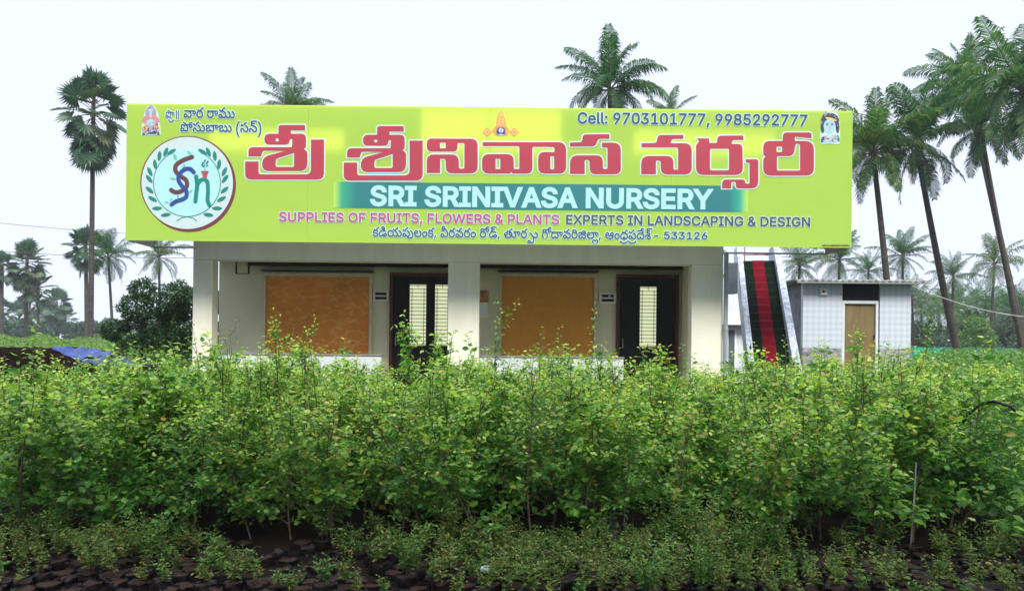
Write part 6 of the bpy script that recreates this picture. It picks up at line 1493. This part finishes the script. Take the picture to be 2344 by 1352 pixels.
# clipped topiary tree
TY = 17.5
q = P(360, 800, TY)
tp = thing('topiary_tree', 'dark green clipped topiary tree with round leaf pads beside the first pillar', 'topiary', (q.x, TY, 0))
pads = ((327, 664, 28, 0), (398, 684, 44, .1), (322, 706, 36, -.2), (350, 742, 46, .2), (264, 757, 26, -.1), (412, 752, 46, .3), (428, 680, 22, -.2), (380, 800, 56, .2),
        (320, 800, 40, -.1), (436, 818, 40, 0), (294, 790, 26, .2), (372, 716, 34, .4), (345, 850, 60, .3), (420, 850, 55, .1), (270, 745, 14, .3), (468, 690, 30, .5), (478, 770, 40, .6))
r = np.random.default_rng(9)
tw = MB()
tw.tube([(q.x+.1, TY+.1, 0), (q.x+.05, TY+.1, .7), (q.x+.15, TY+.05, 1.5)], [.09, .07, .05], 8)
for i, (px, py, rr, dy) in enumerate(pads):
    c = P(px, py, TY); c.y += dy; R = rr*TY/FOC
    V, F = cloud([(0, 0, 0)], [R], [int(2600*(R/.45)**2)+400], .065, r, .9)
    link('foliage_pad', np_mesh('foliage_pad', V, F, LM['topiary']), tp, c-Vector((q.x, TY, 0)))
    tw.tube([(q.x+.1, TY+.1, min(1.0, c.z*.5)), (q.x*.5+c.x*.5, TY+.05+dy*.5, c.z*.75), tuple(c)], [.035, .028, .015], 6)
tw.build('trunk', M['stem'], tp, smooth=True)

# field crops as one mass on either side, far wood, undergrowth of the grove
def crop(name, n, xf, y0, y1, h, size, r, mat_, kind='stuff', lab=None):
    y = y0+(y1-y0)*r.uniform(0, 1, n)**1.6
    x = xf(y, r.uniform(0, 1, n))
    z = h(x, y)*(1-.75*r.uniform(0, 1, n)**2.2)
    pos = np.stack([x, y, z], 1)
    s = size*(.6+y/y1)*r.uniform(.6, 1.3, n)
    V, F = leaves(pos, unit(r.normal(size=(n, 3))*np.array([1, 1, .5])+UP*.35), unit(UP+r.normal(size=(n, 3))*.6), s, s*.6, DIAMOND)
    o = link(name, np_mesh(name, V, F, mat_))
    tag(o, kind='stuff', label=lab, cat='field')
    return o
r = np.random.default_rng(3)
def hl(x, y): return (1.36+.12*np.sin(x*1.1)+.10*np.sin(y*.9+x*.4)+.10*np.sin(x*3.1+y*2))*np.clip(.86+y/90, 0, 1.12)
crop('field_crop', 80000, lambda y, u: -(.92*y+1)+u*(.56*y), 15, 62, hl, .075, r, LM['crop'], lab='mid green field crop beyond the soil heap')
def hr(x, y): return np.clip(1.02+.030*(y-8), .9, 1.40)+.13*np.sin(x*1.9+y)+.11*np.sin(x*4.1-y*2.2)
crop('field_crop', 98000, lambda y, u: np.where(y < 16.5, .455*y+.75+u*(.50*y), .545*y+.2+u*.42*y), 8.6, 55, hr, .085, r, LM['crop'], lab='olive green field crop beside and behind the shed')

def wood(name, x0, x1, Y0, Y1, top, n, size, seed, mat_, lab):
    r = np.random.default_rng(seed)
    k = 46
    cs, rs, ns = [], [], []
    for i in range(k):
        x = x0+(x1-x0)*r.uniform(); y = r.uniform(Y0, Y1); h = top*r.uniform(.62, 1.05)
        for z in np.arange(.2, 1, .3):
            cs.append((x+r.normal()*top*.12, y, h*z)); rs.append(top*r.uniform(.16, .30)); ns.append(n)
    V, F = cloud(cs, rs, ns, size, r)
    tag(link(name, np_mesh(name, V, F, mat_)), kind='stuff', label=lab, cat='wood')
wood('distant_wood', -240, -60, 190, 250, 7.6, 330, .9, 4, LM['grove'], 'far hazy line of trees on the horizon')
wood('distant_wood', -115, -70, 120, 170, 5.2, 240, .6, 5, LM['grove'], 'nearer bushes below the distant palmyra palms')
wood('grove_undergrowth', 46, 90, 82, 112, 6.2, 420, .45, 6, LM['grove'], 'dark undergrowth between the grove palms')
wood('grove_undergrowth', 40, 84, 66, 80, 3.4, 260, .3, 7, LM['grove'], 'low bushes at the foot of the grove')
wood('distant_wood', -60, 160, 200, 260, 6.8, 200, .9, 8, LM['grove'], 'far trees behind the office and the grove')
# a lighter bush standing in the grove
q = P(2235, 740, 60)
gb = thing('grove_bush', 'lighter green bushy tree in front of the dark grove', 'tree', (q.x, 60, 0))
V, F = cloud([(0, 0, 1.2), (.5, 0, 2.4), (-.6, .2, 2.2), (.1, .1, 3.5), (.9, .2, 1.5), (-.9, 0, 1.0)], [1.2, 1.0, 1.0, .9, .9, .9], [700]*6, .22, r)
link('crown', np_mesh('crown', V, F, LM['crop']), gb)
V, F = np_tube([[0, 0, 0], [.05, 0, 1.5], [0, 0, 3]], .12, .04, 8); link('trunk', np_mesh('trunk', V, F, M['bark']), gb)

# ------------------------------------------------------------------ soil heap and tarpaulins
HY0 = 11.4
a, b = P(-40, 800, HY0), P(228, 850, HY0)
def heap_z(x, y):
    u = np.clip((x-a.x)/(b.x-a.x), 0, 1)
    ridge = np.where(u < .48, 1.46, 1.46-.31*((u-.48)/.52)**.9)
    w_ = np.clip((y-HY0+.1)/.35, 0, 1)*np.clip((HY0+2.6-y)/.9, 0, 1)
    e = np.clip((b.x+.22-x)/.16, 0, 1)
    return ridge*np.minimum(1, w_**.55)*e**.5*(1+.012*np.sin(x*9+y*3)+.010*np.sin(x*21)*np.sin(y*17))
xs = np.linspace(a.x-1.2, b.x+.24, 90); ys = np.linspace(HY0-.12, HY0+2.62, 60)
X, Yg = np.meshgrid(xs, ys); Z = heap_z(X, Yg)-.01
n = len(xs); i, j = np.meshgrid(np.arange(len(ys)-1), np.arange(n-1), indexing='ij'); q_ = (i*n+j).ravel()
heap = link('soil_heap', np_mesh('soil_heap', np.stack([X, Yg, Z], -1).reshape(-1, 3), np.stack([q_, q_+1, q_+1+n, q_+n], 1),
            paint('dark_brown_compost', (.012, .006, .006), .95, .35, 6, .9, 22, spec=.05), smooth=True))
tag(heap, 'flat topped heap of dark brown compost beyond the saplings at the edge of the field', 'heap')
def tarp(px0, px1, Yn, Yf, col, lab, seed):
    x0_, x1_ = P(px0, 810, HY0).x, P(px1, 830, HY0).x
    xs = np.linspace(x0_, x1_, 40); ys = np.linspace(Yn, Yf, 26)
    X, Yg = np.meshgrid(xs, ys)
    Z = heap_z(X, np.clip(Yg, HY0+.24, 99))+.03+.014*np.sin(X*14+seed)*np.sin(Yg*9+X*4)+.010*np.sin(X*31+Yg*12)
    Z -= .05*np.clip((HY0+.34-Yg)/.12, 0, 1)
    Yg = Yg+.02*np.sin(X*17)
    n = len(xs); i, j = np.meshgrid(np.arange(len(ys)-1), np.arange(n-1), indexing='ij'); q_ = (i*n+j).ravel()
    o = link('tarpaulin', np_mesh('tarpaulin', np.stack([X, Yg, Z], -1).reshape(-1, 3), np.stack([q_, q_+1, q_+1+n, q_+n], 1), paint('blue_tarp_%d' % seed, col, .5, .2, 5, .2, 14, spec=.3), smooth=True))
    s = o.modifiers.new('thickness', 'SOLIDIFY'); s.thickness = .004
    tag(o, lab, 'tarpaulin')
tarp(92, 158, HY0+.26, HY0+1.5, (.008, .038, .21), 'bright blue tarpaulin draped over the top of the compost heap', 1)
tarp(166, 238, HY0+.22, HY0+1.5, (.005, .035, .085), 'dark teal tarpaulin sheet on the low end of the compost heap', 2)

# ------------------------------------------------------------------ nets and wires
NY = 46.0
a, b = P(2086, 792, NY), P(2400, 800, NY)
nf = thing('shade_net_fence', 'low turquoise shade net fence along the far side of the field', 'fence', (a.x, NY, 0))
nm_ = MB(); k = 24
for i in range(k+1):
    x = a.x+(b.x-a.x)*i/k
    nm_.v += [(x, NY+.04*math.sin(i*2.1), .7), (x, NY+.04*math.sin(i*2.1+1), 1.70+.03*math.sin(i*1.3))]
nm_.f = [(2*i, 2*i+2, 2*i+3, 2*i+1) for i in range(k)]; nm_.m = [0]*k
no = nm_.build('net', paint('turquoise_net', (.02, .22, .22), .8, .2, 2), nf)
for i in range(0, k+1, 4):
    x = a.x+(b.x-a.x)*i/k
    MB().tube([(x, NY-.05, 0), (x, NY-.05, 1.78)], .03, 6).build('post', M['grey'], nf)
a, b = P(2092, 796, 24), P(2152, 815, 24)
m_ = MB(); k = 12
for i in range(k+1):
    x = a.x+(b.x-a.x)*i/k; m_.v += [(x, 24+.03*math.sin(i*1.7), 1.0), (x, 24+.03*math.sin(i*1.7+.6), a.z+.02*math.sin(i))]
m_.f = [(2*i, 2*i+2, 2*i+3, 2*i+1) for i in range(k)]; m_.m = [0]*k
gn = m_.build('green_net', paint('bright_green_net', (.01, .42, .26), .7, .12, 4)); tag(gn, 'bright emerald net screen beside the corner of the tiled shed', 'net')
sm = gn.modifiers.new('thickness', 'SOLIDIFY'); sm.thickness = .01
for p0, p1, Y0, Y1, rr, mt, lab in (((-60, 504), (700, 545), 30, 34, .010, M['wire'], 'upper thin wire crossing the sky left of the sign'),
                                   ((-60, 571), (700, 583), 28, 32, .011, M['wire'], 'lower thin wire crossing the palms left of the sign'),
                                   ((2085, 652), (2420, 728), 19, 21, .006, M['white'], 'pale sagging wire running from the shed roof past the slanting trunk'),
                                   ((1690, 577), (2130, 577), 26, 26, .010, M['wire'], 'thin level wire between the staircase and the palm trunks')):
    a, b = P(*p0, Y0), P(*p1, Y1)
    m_ = MB(); m_.tube([a.lerp(b, i/14)-Vector((0, 0, .22*4*(i/14)*(1-i/14))) for i in range(15)], rr, 5)
    tag(m_.build('overhead_wire', mt), lab, 'wire')

# ------------------------------------------------------------------ unseen leaf canopy added behind the camera to shade the front of the bed
r = np.random.default_rng(77)
cs, rs, ns = [], [], []
for i in range(26):
    x = -9.5+19*i/25+r.normal()*.3
    for k in range(5):
        cs.append((x+r.normal()*.4, -.6+r.normal()*.5, 6.1+.75*k+r.normal()*.2)); rs.append(r.uniform(.9, 1.2)); ns.append(100)
V, F = cloud(cs, rs, ns, .26, r)
tag(link('added_shade_canopy', np_mesh('added_shade_canopy', V, F, LM['grove'])), kind='stuff', label='leaf canopy out of view, added to shade the front of the bed', cat='trees')

# ------------------------------------------------------------------ haze
hz = bpy.data.materials.new('thin_haze'); hz.use_nodes = True
t = hz.node_tree
t.nodes.remove(t.nodes['Principled BSDF'])
pv = t.nodes.new('ShaderNodeVolumePrincipled')
pv.inputs['Color'].default_value = (.80, .90, 1.0, 1)
pv.inputs['Density'].default_value = .0005
pv.inputs['Anisotropy'].default_value = 0.0
t.links.new(pv.outputs[0], t.nodes['Material Output'].inputs['Volume'])
tag(MB().box(-320, 320, -70, 330, -1, 26).build('haze', hz), kind='stuff', label='thin pale haze over the fields', cat='haze')
